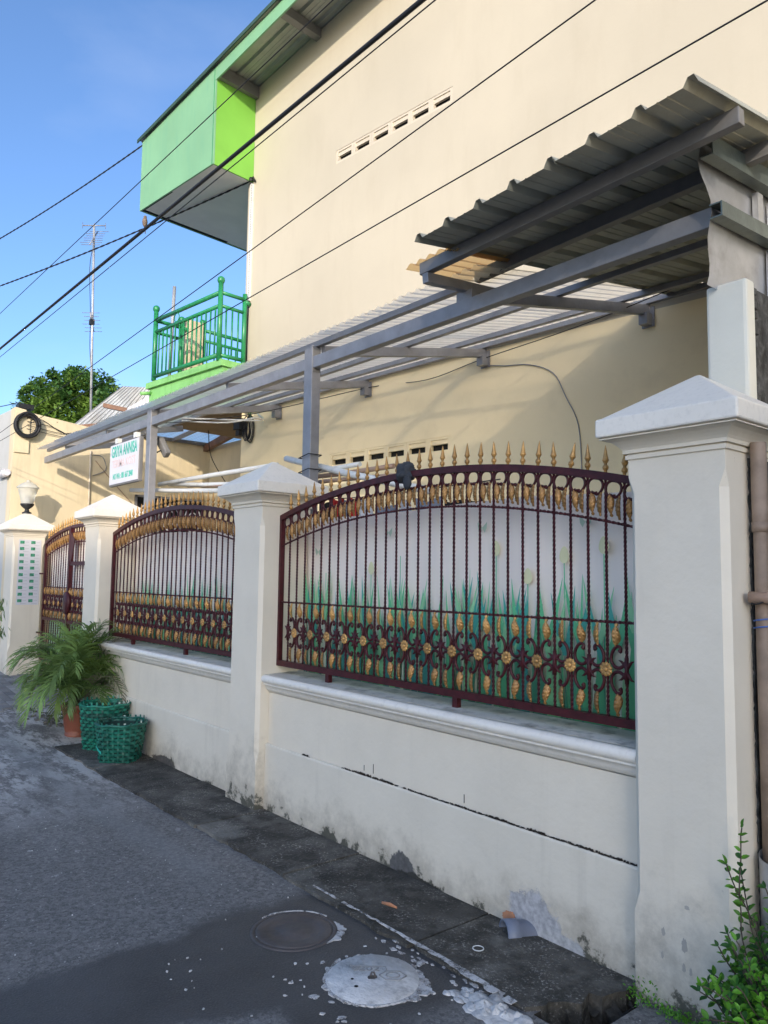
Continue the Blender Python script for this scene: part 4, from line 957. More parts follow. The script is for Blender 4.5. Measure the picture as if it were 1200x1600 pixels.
# corner trunking
tr = MB(); hbox(tr, .035, -.010, -.028, -.001, 4.75, 6.19); trk = tr.build('perforated_trunking', M['pvc'], ho)
tr = MB(); tr.cur = 0
for i in range(66): hbox(tr, .003, -.004, -.0295, -.0278, 4.78+i*.0213, 4.790+i*.0213)
tag(tr.build('perforation', M['dark'], trk), kind='stuff')
tr = MB(); tr.tube([hp(.06, -.015, 3.95), hp(.06, -.015, 4.62)], .013, 8); tr.build('conduit', M['pvc'], ho)
tr = MB(); tr.tube([hp(.015, -.015, 3.95), hp(.02, -.015, 4.2), hp(.012, -.015, 4.78)], .006, 6); tr.build('conduit', M['cable'], ho)
# eave box over the corner
s = MB(); s.prism([hp(.0, -.571, 6.22), hp(1.70, -.571, 6.22), hp(1.70, -.571, zroof(1.70)-.012), hp(0, -.571, zroof(0)-.012)], NN*.02); s.build('eave_box_front', M['mint'], ho)
s = MB(); s.prism([hp(.002, -.550, 6.22), hp(.002, -.003, 6.22), hp(.002, -.003, zroof(0)-.03), hp(.002, -.550, zroof(0)-.03)], E1*.02); s.build('eave_box_side', M['lime'], ho)
s = MB(); s.prism([hp(1.699, -.550, 6.22), hp(1.699, 2.4, 6.22), hp(1.699, 2.4, zroof(1.7)-.012), hp(1.699, -.550, zroof(1.7)-.012)], E1*-.02); s.build('eave_box_side', M['mint'], ho)
s = MB(); s.poly([hp(.10, -.549, 6.232), hp(1.678, -.549, 6.232), hp(1.678, 2.4, 6.232), hp(.10, 2.4, 6.232)]); s.poly([hp(.022, -.549, 6.232), hp(.10, -.549, 6.232), hp(.10, -.003, 6.232), hp(.022, -.003, 6.232)]); s.build('eave_box_soffit', M['soffit'], ho)
s = MB(); hbox(s, 1.676, 1.635, -.545, .75, 6.226, 6.231); hbox(s, .95, 1.635, -.547, -.530, 6.226, 6.231); s.build('soffit_gap', M['dark'], ho)
for sx in (.02,):
    s = MB(); hbox(s, sx, sx+.008, -.574, -.5705, 6.22, zroof(sx)-.02); s.build('board_joint', M['rail'], ho)
s = MB(); s.prism([hp(-.001, -.571, 7.235), hp(-.001, -.571, zroof(0)-.012), hp(SB, -.571, zroof(SB)-.012), hp(SB, -.571, zroof(SB)-.185)], NN*.02); s.build('rake_fascia', M['mint'], ho)
s = MB(); P_ = []
t_ = -.60
while t_ < 8.2:
    P_ += [(t_, 0), (t_+.02, .028), (t_+.045, .028), (t_+.065, 0), (t_+.115, .002), (t_+.12, .006), (t_+.125, .002), (t_+.16, .002), (t_+.165, .006), (t_+.17, .002)]; t_ += .235
vs = []
for sv in (1.76, 0, -4, SB-.2):
    for t_, h in P_: vs.append(hp(sv, t_, zroof(sv)+h+.002))
n = len(P_); s.mesh(vs, [(j*n+i, j*n+i+1, (j+1)*n+i+1, (j+1)*n+i) for j in range(3) for i in range(n-1)]); s.build('roof', M['eaveroof'], ho)
s = MB(); s.prism([hp(1.765, -.615, zroof(1.765)-.012), hp(1.765, -.615, zroof(1.765)+.034), hp(SB, -.615, zroof(SB)+.034), hp(SB, -.615, zroof(SB)-.012)], NN*.012); s.build('roof_edge', M['roofedge'], ho)
for sv in (-1.15, -3.4):
    s = MB(); s.hexa([hp(sv+.04, -.545, zroof(sv)-.115), hp(sv-.04, -.545, zroof(sv)-.105), hp(sv-.04, -.002, zroof(sv)-.105), hp(sv+.04, -.002, zroof(sv)-.115), hp(sv+.04, -.545, zroof(sv)-.006), hp(sv-.04, -.545, zroof(sv)-.001), hp(sv-.04, -.002, zroof(sv)-.001), hp(sv+.04, -.002, zroof(sv)-.006)]); s.build('purlin', M['steel_dark'], ho)
s = MB(); s.hexa([hp(-.003, -.545, zroof(0)-.15), hp(-.06, -.545, zroof(0)-.15), hp(-.06, -.002, zroof(0)-.15), hp(-.003, -.002, zroof(0)-.15), hp(-.003, -.545, zroof(0)-.004), hp(-.06, -.545, zroof(0)-.004), hp(-.06, -.002, zroof(0)-.004), hp(-.003, -.002, zroof(0)-.004)]); s.build('purlin', M['steel_dark'], ho)
# balcony slab with light green parapet
s = MB(); hbox(s, -.004, 1.64, -.36, -.003, 3.462, 3.885); hbox(s, .104, 1.64, -.003, 3.0, 3.462, 3.885); s.build('balcony_parapet', M['balcony'], ho)
s = MB(); hbox(s, -.035, 1.675, -.40, -.003, 3.887, 3.962); hbox(s, .104, 1.675, -.003, 3.0, 3.887, 3.962); s.build('balcony_coping', M['balcony'], ho)
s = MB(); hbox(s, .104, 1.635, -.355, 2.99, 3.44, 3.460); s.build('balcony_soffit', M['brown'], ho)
s = MB(); s.tube([hp(1.60, -.36, 3.83), hp(1.60, -.50, 3.80)], .022, 8); s.build('spout', M['balcony'], ho)
# green railing
rl = thing('balcony_railing', 'green steel balcony railing with ball-topped posts', 'railing', tuple(hp(.75, -.38, 3.96)))
def post(s_, t_, z0, z1, r=.030, ball=True):
    m_ = MB(); m_.tube([hp(s_, t_, z0), hp(s_, t_, z1)], r, 10)
    if ball: m_.lathe([(.012, -.01), (.030, .0), (.042, .02), (.045, .04), (.038, .066), (.02, .080), (0, .083)], 12, tuple(hp(s_, t_, z1)))
    m_.build('post', M['rail'], rl)
def rrail(a, b, r=.026, n='rail'):
    m_ = MB(); m_.tube([hp(*a), hp(*b)], r, 8); m_.build(n, M['rail'], rl)
tF = -.39
post(1.49, tF, 3.97, 4.87); post(.03, tF, 3.95, 4.86); post(.0, -.075, 3.95, 4.81, .028, False)
rrail((1.49, tF, 4.755), (.03, tF, 4.755), .027); rrail((1.49, tF, 4.60), (.03, tF, 4.60), .024); rrail((1.49, tF, 4.02), (.03, tF, 4.02), .028)
rrail((.03, tF, 4.755), (.0, -.075, 4.745), .024); rrail((.03, tF, 4.60), (.0, -.075, 4.585), .022); rrail((.03, tF, 4.02), (.0, -.075, 4.015), .024)
rrail((.0, -.075, 4.715), (.0, -.005, 4.705), .030, 'wall_mount')
for i in range(14):
    q = .03+(i+1)*1.46/15
    m_ = MB(); m_.tube([hp(q, tF, 4.02), hp(q, tF, 4.60)], .0105, 6); m_.build('baluster', M['rail'], rl)
for i in range(3):
    u = (i+1)/4; m_ = MB(); m_.tube([hp(.03*(1-u), lerp(tF, -.075, u), 4.02), hp(.03*(1-u), lerp(tF, -.075, u), 4.595)], .0105, 6); m_.build('baluster', M['rail'], rl)
m_ = MB(); m_.tube([hp(.98+.055*math.cos(a), tF, 4.68+.055*math.sin(a)) for a in [i*PI/10 for i in range(21)]], .007, 5); m_.build('ring_ornament', M['rail'], rl)
rrail((1.49, tF, 4.755), (1.49, -.02, 4.755)); rrail((1.49, tF, 4.60), (1.49, -.02, 4.60), .022)
post(1.49, -.02, 3.97, 4.82); post(1.49, .30, 3.97, 4.86)
rrail((1.49, .25, 4.80), (1.49, 1.6, 4.80)); rrail((1.49, .25, 4.66), (1.49, 1.6, 4.66), .022); rrail((1.49, -.02, 4.745), (1.49, .09, 4.745), .03)
rrail((1.49, .30, 4.02), (1.49, 1.6, 4.02))
for i in range(10):
    q = .38+i*.115; m_ = MB(); m_.tube([hp(1.49, q, 4.02), hp(1.49, q, 4.66)], .0095, 6); m_.build('baluster', M['rail'], rl)
s = MB(); hbox(s, 1.40, 1.60, .06, .255, 3.963, 4.86); tag(s.build('masonry_pier', M['neigh']), 'short cream masonry pier inside the green balcony railing', 'pier')
s = MB(); s.tube([hp(1.37, -.24, 3.965), hp(1.36, -.22, 5.22)], .022, 10); tag(s.build('grey_pole', M['oldroof']), 'bare grey pole standing behind the corner post of the green railing', 'pole')

# clutter on the house wall
bx = thing('junction_box', 'black junction box with a coil of black cable at the house corner under the canopy', 'cable box', tuple(hp(.02, -.05, 3.2)))
s = MB(); hbox(s, .125, .005, -.10, -.005, 3.20, 3.335); s.build('box', M['black'], bx, .006)
s = MB(); hbox(s, .10, .03, -.085, -.01, 3.13, 3.198); s.build('plug', M['black'], bx, .006)
for k in range(5):
    s = MB(); cz = 3.20+random.uniform(-.01, .01); r = .115+random.uniform(-.02, .015)
    s.tube([hp(-.105+r*.55*math.cos(a)+.01*k, -.02-.008*k, cz+r*1.25*math.sin(a)) for a in [i*PI/12 for i in range(25)]], .006, 6); s.build('cable_coil', M['cable'], bx)
s = MB(); s.tube([hp(-.07, -.02, 3.33), hp(-.06, -.02, 3.45)], .005, 6); s.tube([hp(-.10, -.02, 3.33), hp(-.11, -.02, 3.45)], .005, 6); s.build('lead', M['rail'], bx)
def wallwire(pts, name, label, r=.004, mt='cable', cat='cable'):
    s = MB(); s.tube(smooth_curve(pts, 5), r, 5); return tag(s.build(name, M[mt]), label, cat)
def onw(x, z, d=.008): return (x, wy(x)-d, z)
wallwire([onw(-4.40, 3.33), onw(-4.184, 3.284), onw(-3.95, 3.25), onw(-3.727, 3.141), onw(-3.614, 2.932), onw(-3.506, 2.69), onw(-3.48, 2.3)], 'wall_cable', 'thin cable drooping down the lower house wall under the canopy', .0045, 'steel')
wallwire([(-7.3, 3.10, 3.02), (-6.4, 3.6, 3.04), (-5.75, wy(-5.75)-.03, 3.36), (-5.0, wy(-5)-.05, 3.30), (-4.40, wy(-4.4)-.03, 3.38), (-3.3, wy(-3.3)-.3, 3.36), (-2.6, wy(-2.6)-.3, 3.46)], 'canopy_cable', 'thin slack cable running along the underside of the canopy', .004, 'cable')
for dz, lab in ((0, 'upper pale cable sagging below the canopy near the house corner'), (.03, 'lower pale cable hanging under the other one near the house corner')):
    wallwire([(-7.2, 3.3, 3.09-dz), (-7.0, 3.7, 3.10-dz), (-6.9, 4.0, 3.12+dz), (-7.2, 4.25, 3.22-dz), (-7.5, 4.35, 3.34)], 'pale_cable', lab, .009, 'pvc')
lb = thing('light_bulb', 'bare bulb in a black holder hanging beside the middle canopy post', 'light bulb', (-4.84, 3.27, 2.88))
s = MB(); s.tube(smooth_curve([(-4.83, 3.22, 3.10), (-4.87, 3.25, 3.08), (-4.82, 3.27, 3.04), (-4.84, 3.27, 2.97)], 5), .004, 5); s.build('cord', M['cable'], lb)
s = MB(); s.lathe([(0, .975-.0), (.012, .975), (.022, .955), (.022, .915), (0, .915)], 12, (-4.84, 3.27, 2.0)); s.build('holder', M['black'], lb)
s = MB(); s.lathe([(.014, .915), (.018, .895), (.030, .862), (.033, .842), (.026, .818), (.012, .806), (0, .804)], 14, (-4.84, 3.27, 2.0)); s.build('bulb', M['glassbulb'], lb)

# pipes and rods stored behind the pillars
PG = 'pipes and rods stored behind the front pillars'
def rod(a, b, r, mt, label):
    s = MB(); s.tube([a, tuple(Vector(a).lerp(Vector(b), .5)+Vector((0, 0, random.uniform(-.012, .012)))), b], r, 10); return tag(s.build('stored_pipe', M[mt]), label, 'pipe', None, PG)
rod((-8.0, 3.12, 2.403), (-5.6, 3.16, 2.21), .021, 'pvc', 'lowest white pipe sticking out left past the sign post')
rod((-7.45, 3.20, 2.425), (-5.35, 3.30, 2.415), .022, 'pvc', 'upper white pipe running behind the left post to the middle pillar')
rod((-7.35, 3.26, 2.425), (-5.7, 3.2, 2.28), .020, 'pvc', 'white pipe fanning out between the two other pale pipes behind the left post')
rod((-6.9, 3.26, 2.37), (-5.6, 3.18, 2.25), .018, 'rod', 'brown rod between the white pipes left of the middle pillar')
rod((-6.3, 3.30, 2.31), (-5.5, 3.22, 2.24), .018, 'rod', 'short brown rod under the white pipes left of the middle pillar')
rod((-4.93, 3.12, 2.40), (-3.35, 3.15, 2.03), .024, 'pvc', 'white pipe slanting down behind the spears right of the middle post')
rod((-4.95, 3.14, 2.252), (-4.05, 3.15, 2.268), .017, 'pvc', 'thin white pipe crossing behind the middle post')
rod((-4.95, 3.18, 2.248), (-3.72, 3.17, 2.222), .017, 'rod', 'pinkish brown rod crossing behind the middle post')
rod((-4.75, 3.13, 2.19), (-3.5, 3.18, 2.15), .015, 'rod', 'lowest brown rod behind the spears right of the middle pillar')
s = MB()
for z in (2.35, 2.245): s.tube([(-4.46+.062*c, 3.02+.055*d, z+.01*c) for c, d in ((-1, -1), (1, -1), (1, 1), (-1, 1), (-1, -1))], .004, 5)
tag(s.build('tie_wire', M['cable']), 'black tie wire round the middle canopy post', 'wire')

# sign
sg = thing('hanging_sign', 'white hanging sign board with green lettering under the canopy beam', 'sign', (-7.80, 2.98, 2.66))
s = MB(); s.box(-8.205, -7.405, 2.960, 3.000, 2.437, 2.890); s.build('frame', M['steel_dark'], sg, .004)
s = MB(); s.box(-8.190, -7.420, 2.952, 2.9595, 2.455, 2.878); s.build('face', M['signface'], sg)
RX = Matrix.Rotation(PI/2, 4, 'X')
textmesh('GRIYA ANNISA', .165, M['teal'], 'lettering', T((-7.800, 2.9512, 2.795)) @ RX, sg, .62)
textmesh('TERIMA KOST', .115, M['faded'], 'lettering', T((-7.800, 2.9512, 2.665)) @ RX, sg, .90)
textmesh('NO WA : 081 667 2840', .086, M['teal'], 'lettering', T((-7.815, 2.9512, 2.530)) @ RX, sg, .64)
for xx in (-8.02, -7.52):
    s = MB(); s.box(xx-.05, xx+.02, 2.955, 3.0, 2.892, 2.945); s.build('hanger', M['pvc'], sg)
    s = MB(); s.tube([(xx, 2.985, 2.94), (xx, 3.0, 2.99)], .004, 5); s.build('wire', M['cable'], sg)
fl = thing('floodlight', 'grey box floodlight tilted on the back of the left canopy post', 'floodlight', (-7.28, 3.1, 2.75))
s = MB(); s.bar((-7.30, 3.12, 2.86), (-7.19, 3.16, 2.69), .085, .06, (0, 1, 0)); s.build('housing', M['steel_dark'], fl, .012)
s = MB(); s.tube([(-7.33, 3.06, 2.88), (-7.30, 3.12, 2.87)], .010, 6); s.tube([(-7.34, 3.06, 2.70), (-7.22, 3.10, 2.735)], .008, 6); s.build('arm', M['black'], fl)

# ------------------------------------------------------------------ neighbouring building on the left
nb_ = thing('neighbour_building', 'cream neighbouring building with a stepped side wall at the far left', 'building', (-13, 5, 0))
s = MB(); s.prism([(-11.0, 2.655, -.1), (-11.0, 2.655, 3.735), (-11.0, 2.795, 3.715), (-11.0, 2.80, 3.69), (-11.0, 3.65, 3.592), (-11.0, 5.54, 3.55), (-11.0, 5.54, -.1)], (-.2, 0, 0)); s.build('side_wall', M['neigh'], nb_)
s = MB(); s.box(-10.999, -10.972, 2.66, 2.845, 3.12, 3.66); s.build('pilaster', M['neigh'], nb_)
s = MB(); s.prism([(-11.2, 2.657, -.1), (-11.2, 2.657, 3.73), (-16, 2.657, 3.9), (-16, 2.657, -.1)], (0, .2, 0)); s.build('front_wall', M['neigh_white'], nb_)
s = MB(); s.prism([(-11.0, 5.54, -.1), (-11.0, 5.54, 3.53), (-7.0, 5.54, 3.50), (-7.0, 5.54, -.1)], (0, .2, 0)); s.build('back_wall', M['neigh'], nb_)
s = MB(); s.poly([(-11.1, 2.8, 3.5), (-16, 2.8, 3.6), (-16, 9, 3.6), (-11.1, 9, 3.5)]); s.build('roof', M['oldroof'], nb_)
s = MB(); s.box(-11.17, -11.02, 2.70, 2.90, 3.735, 3.80); s.build('tar_patch', M['black'], nb_)
# barred window
wn = MB(); wn.box(-10.998, -10.985, 4.35, 5.45, 2.02, 2.68); w_ = wn.build('window', M['dark'], nb_)
s = MB()
for z in (2.02, 2.65): s.box(-10.984, -10.965, 4.35, 5.45, z, z+.03)
for y in (4.35, 4.70, 5.05, 5.42): s.box(-10.984, -10.965, y, y+.03, 2.02, 2.68)
s.build('window_frame', M['steel'], w_)
for i in range(3):
    for r in (.13, .07):
        s = MB(); cy = 4.54+i*.36; s.tube([(-10.95, cy+r*math.cos(a), 2.36+r*1.5*math.sin(a)) for a in [k*PI/10 for k in range(21)]], .010, 6); s.build('grille_scroll', M['signface'], w_)
# conduit on that wall
s = MB(); s.tube([(-10.98, 3.676, 3.25), (-10.98, 3.684, 2.2)], .014, 6); tag(s.build('wall_conduit', M['house_trim']), 'cream conduit running down the sunlit side wall behind the gate', 'conduit')
wallwire([(-10.985, 3.71, 3.20), (-10.985, 3.85, 3.18), (-10.985, 3.9, 3.0), (-10.985, 3.72, 2.9)], 'wire_loop', 'loop of grey wire at the top of the cream conduit', .006, 'steel')
wallwire([(-10.985, 3.75, 3.12), (-10.985, 4.0, 2.85), (-10.985, 4.30, 2.55)], 'wall_cable', 'thin cable slanting down the side wall above the gate pillar', .006, 'rod')
ty = thing('hose_coil', 'thick black coil hung on the cream wall at the far left', 'coil', (-10.93, 2.80, 3.48))
for k, (r, q) in enumerate(((.155, .024), (.140, .02), (.165, .018))):
    s = MB(); s.tube([(-10.945+.02*k, 2.795+r*.92*math.cos(a)+.004*k, 3.492+r*math.sin(a)) for a in [i*PI/16 for i in range(33)]], q, 8); s.build('coil_turn', M['cable'], ty)
for i, lab in enumerate(('topmost of the thin black wires trailing right from the black coil', 'second thin black wire from the top beside the black coil', 'third thin black wire from the top beside the black coil', 'lowest of the thin black wires trailing right from the black coil')):
    wallwire([(-10.95, 2.80, 3.60-.05*i), (-10.97, 3.0+.12*i, 3.58-.06*i+random.uniform(-.02, .03)), (-10.97, 3.3+.1*i, 3.46+random.uniform(-.06, .06)), (-10.97, 3.62, 3.50-.07*i)], 'loose_wire', lab, .0045)['group'] = 'loose wires beside the black coil'
s = MB(); s.tube([(-11.5, 2.62, 2.835), (-11.0, 2.60, 2.84)], .045, 10); s.tube([(-11.12, 2.60, 2.80), (-11.08, 2.60, 2.88)], .05, 10)
tag(s.build('white_spout', M['signface']), 'white spout on the wall at the left edge of the picture', 'spout')
# roofs between the houses
zr_ = MB()
def corr_quad(nm, a, b, c, d, nw_, mt, par, amp=.015, thick=True):
    s = MB(); a, b, c, d = map(Vector, (a, b, c, d)); nrm = (b-a).cross(d-a).normalized(); n = nw_*6; vs = []
    for j in range(2):
        for i in range(n+1):
            u = i/n; p = (a.lerp(b, u) if j == 0 else d.lerp(c, u)); vs.append(p+nrm*amp*math.cos(2*PI*u*nw_))
    s.mesh(vs, [(i, i+1, n+2+i, n+1+i) for i in range(n)], True); return s.build(nm, mt, par)
rr = thing('zinc_roof', 'old grey corrugated roof rising between the cream wall and the green balcony', 'roof', (-13, 5.5, 4.4))
corr_quad('roof_sheet', (-14.5, 4.35, 4.10), (-13.3, 5.75, 4.55), (-13.3, 5.75, 4.95), (-13.75, 5.12, 4.96), 14, M['oldroof'], rr, .012)
corr_quad('gable_sheet', (-12.62, 4.75, 4.05), (-12.40, 5.20, 4.18), (-12.40, 5.20, 4.62), (-12.62, 4.80, 4.32), 8, M['signface'], rr, .012)
s = MB(); s.bar((-12.95, 4.52, 4.37), (-12.62, 4.90, 4.27), .09, .07); s.build('rafter', M['wood'], rr)
s = MB(); s.bar((-13.0, 5.45, 4.93), (-12.6, 5.75, 4.90), .08, .07); s.build('rafter', M['steel_dark'], rr)
s = MB(); s.bar((-13.75, 4.2, 4.06), (-13.55, 4.75, 4.16), .06, .06); s.build('rafter', M['wood'], rr)
br = thing('side_roof', 'bluish corrugated sheet roof over the passage behind the hanging sign', 'roof', (-10, 5, 3.6))
corr_quad('roof_sheet', (-12.5, 4.05, 3.62), (-12.5, 10.5, 3.62), (-7.95, 10.5, 3.80), (-7.95, 4.05, 3.80), 60, M['sheet_blue'], br, .012)
s = MB(); s.bar((-10.96, 4.0, 3.565), (-10.96, 5.54, 3.56), .04, .05); s.build('batten', M['steel_dark'], br)
s = MB(); s.bar((-11.0, 5.46, 3.50), (-8.4, 5.0, 3.56), .07, .10); s.build('beam', M['wood'], br)
s = MB(); s.bar((-10.95, 4.9, 3.56), (-9.0, 4.9, 3.68), .04, .05); s.build('batten', M['steel_dark'], br)
wallwire([(-9.2, 4.6, 3.42), (-9.3, 4.7, 3.1), (-9.0, 4.75, 2.75), (-8.6, 4.7, 2.5)], 'dangling_cable', 'thin cable dangling in the passage beside the house corner', .006)

# pillar lamp
lp = thing('pillar_lamp', 'frosted lantern lamp with black base on the farthest pillar', 'lamp', (-10.64, 2.778, 2.29))
s = MB(); s.lathe([(.055, 2.275), (.06, 2.29), (.03, 2.305), (.026, 2.335), (.06, 2.36), (.082, 2.385), (.085, 2.405), (.03, 2.407)], 16, (-10.64, 2.778, 0)); s.build('lamp_base', M['black'], lp)
s = MB(); s.lathe([(.072, 2.405), (.085, 2.45), (.108, 2.53), (.125, 2.60), (.13, 2.612)], 12, (-10.64, 2.778, 0)); s.build('lamp_glass', M['lampglass'], lp)
s = MB(); s.lathe([(.142, 2.608), (.138, 2.622), (.095, 2.66), (.05, 2.685), (.02, 2.70), (.03, 2.712), (0, 2.72)], 12, (-10.64, 2.778, 0)); s.build('lamp_cover', M['lampglass'], lp)
s = MB(); s.lathe([(.028, 2.407), (.03, 2.50), (.02, 2.52), (0, 2.525)], 10, (-10.64, 2.778, 0)); s.build('bulb', M['signface'], lp)
# stickers on its side
st_ = thing('sticker_sheet', 'sheet of small white and green stickers pasted on the farthest pillar', 'sticker sheet', (-10.447, 2.8, 1.55))
s = MB(); s.box(-10.4495, -10.4475, 2.655, 2.925, 1.10, 1.93); s.build('backing', M['signface'], st_)
cardm = MB(); cardm.box(0, .0015, 0, .128, 0, .076); CARD = cardm.me('sticker', M['signface'])
picm = MB(); picm.box(.0016, .0026, .010, .062, .030, .068); picm.me
PIC = picm.me('picture', paint('sticker_green', (.06, .30, .17), .5, var=.55, scale=40, bmp=0))
lnm = MB()
for q in (.078, .092, .106): lnm.box(.0016, .0024, q, q+.005, .046, .056)
lnm.box(.0016, .0024, .05, .115, .010, .013)
LNS = lnm.me('print_lines', paint('grey_print', (.35, .35, .38), .5, bmp=0))
for r in range(10):
    for c in range(2):
        mx = T((-10.4474, 2.659+c*.132, 1.105+r*.0825+random.uniform(-.002, .002)))
        o = add('sticker', CARD, st_, mx); add('picture', PIC, o, mx); add('print_lines', LNS, o, mx)
# ------------------------------------------------------------------ potted palm and baskets
pot = thing('flower_pot', 'ribbed terracotta pot holding the palm beside the green baskets', 'plant pot', (-7.36, 2.46, 0))
s = MB(); n = 56; vs = []; PR = [(.100, .0, 0), (.108, .015, 0), (.110, .04, 0), (.104, .045, 0), (.112, .075, 1), (.136, .235, 1), (.140, .245, 0), (.150, .248, 0), (.154, .300, 0), (.150, .306, 0), (.138, .306, 0), (.132, .27, 0)]
for r, z, k in PR:
    for i in range(n): a = 2*PI*i/n; q = r-(.004 if (k and i % 4 == 0) else 0); vs.append((-7.36+q*math.cos(a), 2.46+q*math.sin(a), z))
s.mesh(vs, [(j*n+i, j*n+(i+1) % n, (j+1)*n+(i+1) % n, (j+1)*n+i) for j in range(len(PR)-1) for i in range(n)], True); s.build('pot_body', M['terracotta'], pot)
s = MB(); s.lathe([(.135, .275), (.06, .29), (0, .292)], 20, (-7.36, 2.46, 0)); s.build('soil', M['soil'], pot)
palm = thing('potted_palm', 'bushy green palm with arching feathery fronds growing in the terracotta pot', 'palm', (-7.36, 2.46, .28))
s = MB()
for i in range(11):
    a = random.uniform(0, 2*PI); r = random.uniform(.01, .07); b = random.uniform(.04, .14)
    s.tube([(-7.36+r*math.cos(a), 2.46+r*math.sin(a), .27), (-7.36+(r+b)*math.cos(a), 2.46+(r+b)*math.sin(a), .27+random.uniform(.25, .45))], [.012, .007], 6)
s.build('stems', M['palm_dry'], palm)
def frond(az, rise, length, droop, mt, lw=.027, ll=.27, nl=17, base=None):
    base = base or Vector((-7.36+.04*math.cos(az), 2.46+.04*math.sin(az), .36)); s = MB(); P = []; d = Vector((math.cos(az)*math.cos(rise), math.sin(az)*math.cos(rise), math.sin(rise))); p = base.copy(); m_ = 18
    for i in range(m_+1):
        P.append(p.copy()); p = p+d*(length/m_); d = (d+Vector((0, 0, -droop*(i/m_)**1.3*.30))).normalized()
    s.tube(P, [.006*(1-.8*i/m_)+.001 for i in range(m_+1)], 5)
    for k in range(nl):
        u = .28+.72*k/(nl-1); i = min(m_-1, int(u*m_)); q = P[i].lerp(P[i+1], u*m_-i); t_ = (P[i+1]-P[i]).normalized(); side = t_.cross(Vector((0, 0, 1))); 
        if side.length < .05: side = Vector((-math.sin(az), math.cos(az), 0))
        side.normalize(); up = side.cross(t_)
        for sg in (-1, 1):
            l = ll*(.55+.45*math.sin(PI*min(1, .15+u*.85)))*random.uniform(.8, 1.1); dd = (t_*(.55+.45*u)+side*sg*(1.0-.45*u)+up*(.25+random.gauss(0, .12))).normalized(); w0 = lw*random.uniform(.8, 1.15)*.5
            pts = []; r = q.copy(); g_ = 0
            for j in range(5): pts.append(r.copy()); r = r+dd*(l/4); dd = (dd+Vector((0, 0, -.20-.16*j))*random.uniform(.5, 1.1)).normalized()
            wv = dd.cross(Vector((0, 0, 1)));
            if wv.length < .1: wv = t_
            wv = (t_*.8+wv.normalized()*.3).normalized(); ww = [w0*.6, w0, w0*.9, w0*.55, .0004]
            for j in range(4): s.poly([pts[j]-wv*ww[j], pts[j]+wv*ww[j], pts[j+1]+wv*ww[j+1], pts[j+1]-wv*ww[j+1]])
    return s.build('frond', M[mt], palm)
for i in range(72):
    az = 2*PI*i/72*7.0+random.gauss(0, .2); ring = i % 3
    rise = (random.uniform(1.2, 1.5), random.uniform(.9, 1.25), random.uniform(.55, .95))[ring]
    length = (random.uniform(.55, .74), random.uniform(.60, .82), random.uniform(.52, .74))[ring]
    frond(az, rise, length, (1.1, 1.35, 1.5)[ring]*random.uniform(.8, 1.2), random.choice(('palm', 'palm', 'palm', 'palm', 'palm_lime', 'palm')), ll=.24)
for az, ri, le in ((.9, 1.25, .85), (.25, .70, .80), (3.0, .85, .80), (3.5, .55, .80), (.6, .55, .85), (.75, .35, .75)):
    frond(az, ri, le, 1.4, 'palm_dry', ll=.20)
# woven baskets
def basket(cx, cy, r0, r1, h, rows, nst, mts, label, rot=0, extra=None):
    t = thing('woven_basket', label, 'basket', (cx, cy, 0), 'green woven strapping baskets')
    def prof(a, u):   # squarish foot rounding towards the rim
        r = lerp(r0, r1, u**.8); k = .16*(1-u)**1.3; q = 1+k*(abs(math.cos(2*(a-rot)))**2*-1+.5)*1.2
        return r*q
    def pt(a, u, off): q = prof(a, u)+off; return Vector((cx+q*math.cos(a), cy+q*math.sin(a), .004+u*h))
    seg = nst*4
    inner = MB(); m_ = 10; k = [pt(2*PI*i/48, j/m_, -.010) for j in range(m_) for i in range(48)]
    inner.mesh(k, [(j*48+i, j*48+(i+1) % 48, (j+1)*48+(i+1) % 48, (j+1)*48+i) for j in range(m_-1) for i in range(48)], True); inner.poly([pt(2*PI*i/48, .02, -.01) for i in range(48)])
    inner.build('shade_lining', M['shade_lining'], t)
    for j in range(rows):
        s = MB(); u0 = (j+.14)/rows*.955; u1 = (j+.86)/rows*.955; rot_ = random.uniform(-.02, .02)
        A, B = [], []
        for i in range(seg+1):
            a = 2*PI*i/seg; w_ = .0095*math.cos(a*nst/2*1.0+PI*j)
            jz = .0025*math.sin(a*5+j)
            A.append(pt(a+rot_, u0, w_)+Vector((0, 0, jz))); B.append(pt(a+rot_, u1, w_)+Vector((0, 0, jz)))
        s.mesh(A+B, [(i, i+1, seg+2+i, seg+1+i) for i in range(seg)], True); s.build('weave_band', M[mts[0] if random.random() > .25 else mts[1]], t)
    for i in range(nst):
        s = MB(); a = 2*PI*i/nst; w_ = .016/ r1; vs = []; kk = 22
        for j in range(kk+1):
            u = j/kk; off = -.001+.0055*math.cos(PI*(u/.955*rows-.5))*(1 if i % 2 else -1)
            vs += [pt(a-w_/2, u, off), pt(a+w_/2, u, off)]
        s.mesh(vs, [(2*j, 2*j+1, 2*j+3, 2*j+2) for j in range(kk)], True)
        top = random.uniform(.008, .022)
        s.mesh([pt(a-w_/2, 1, .004), pt(a+w_/2, 1, .004), pt(a+w_/2, 1, .004)+Vector((0, 0, top)), pt(a-w_/2, 1, .004)+Vector((0, 0, top))], [(0, 1, 2, 3)])
        s.mi[-1] = 1; s.build('stake_band', [M[mts[1]], M[random.choice((mts[0], mts[0], mts[0], mts[1], mts[1], 'bandpale'))]], t)  # stakes take the darker band, painting shade into the weave
    rim = MB(); rim.tube([pt(2*PI*i/64, .965, .006)+Vector((0, 0, .004*math.sin(i*.7))) for i in range(65)], .010, 6, flat=1); rim.build('rim', M[mts[0]], t)
    if extra: extra(t, pt)
    return t
basket(-6.72, 2.475, .145, .205, .40, 13, 28, ('band', 'band2'), 'taller green woven basket beside the terracotta pot', .5)
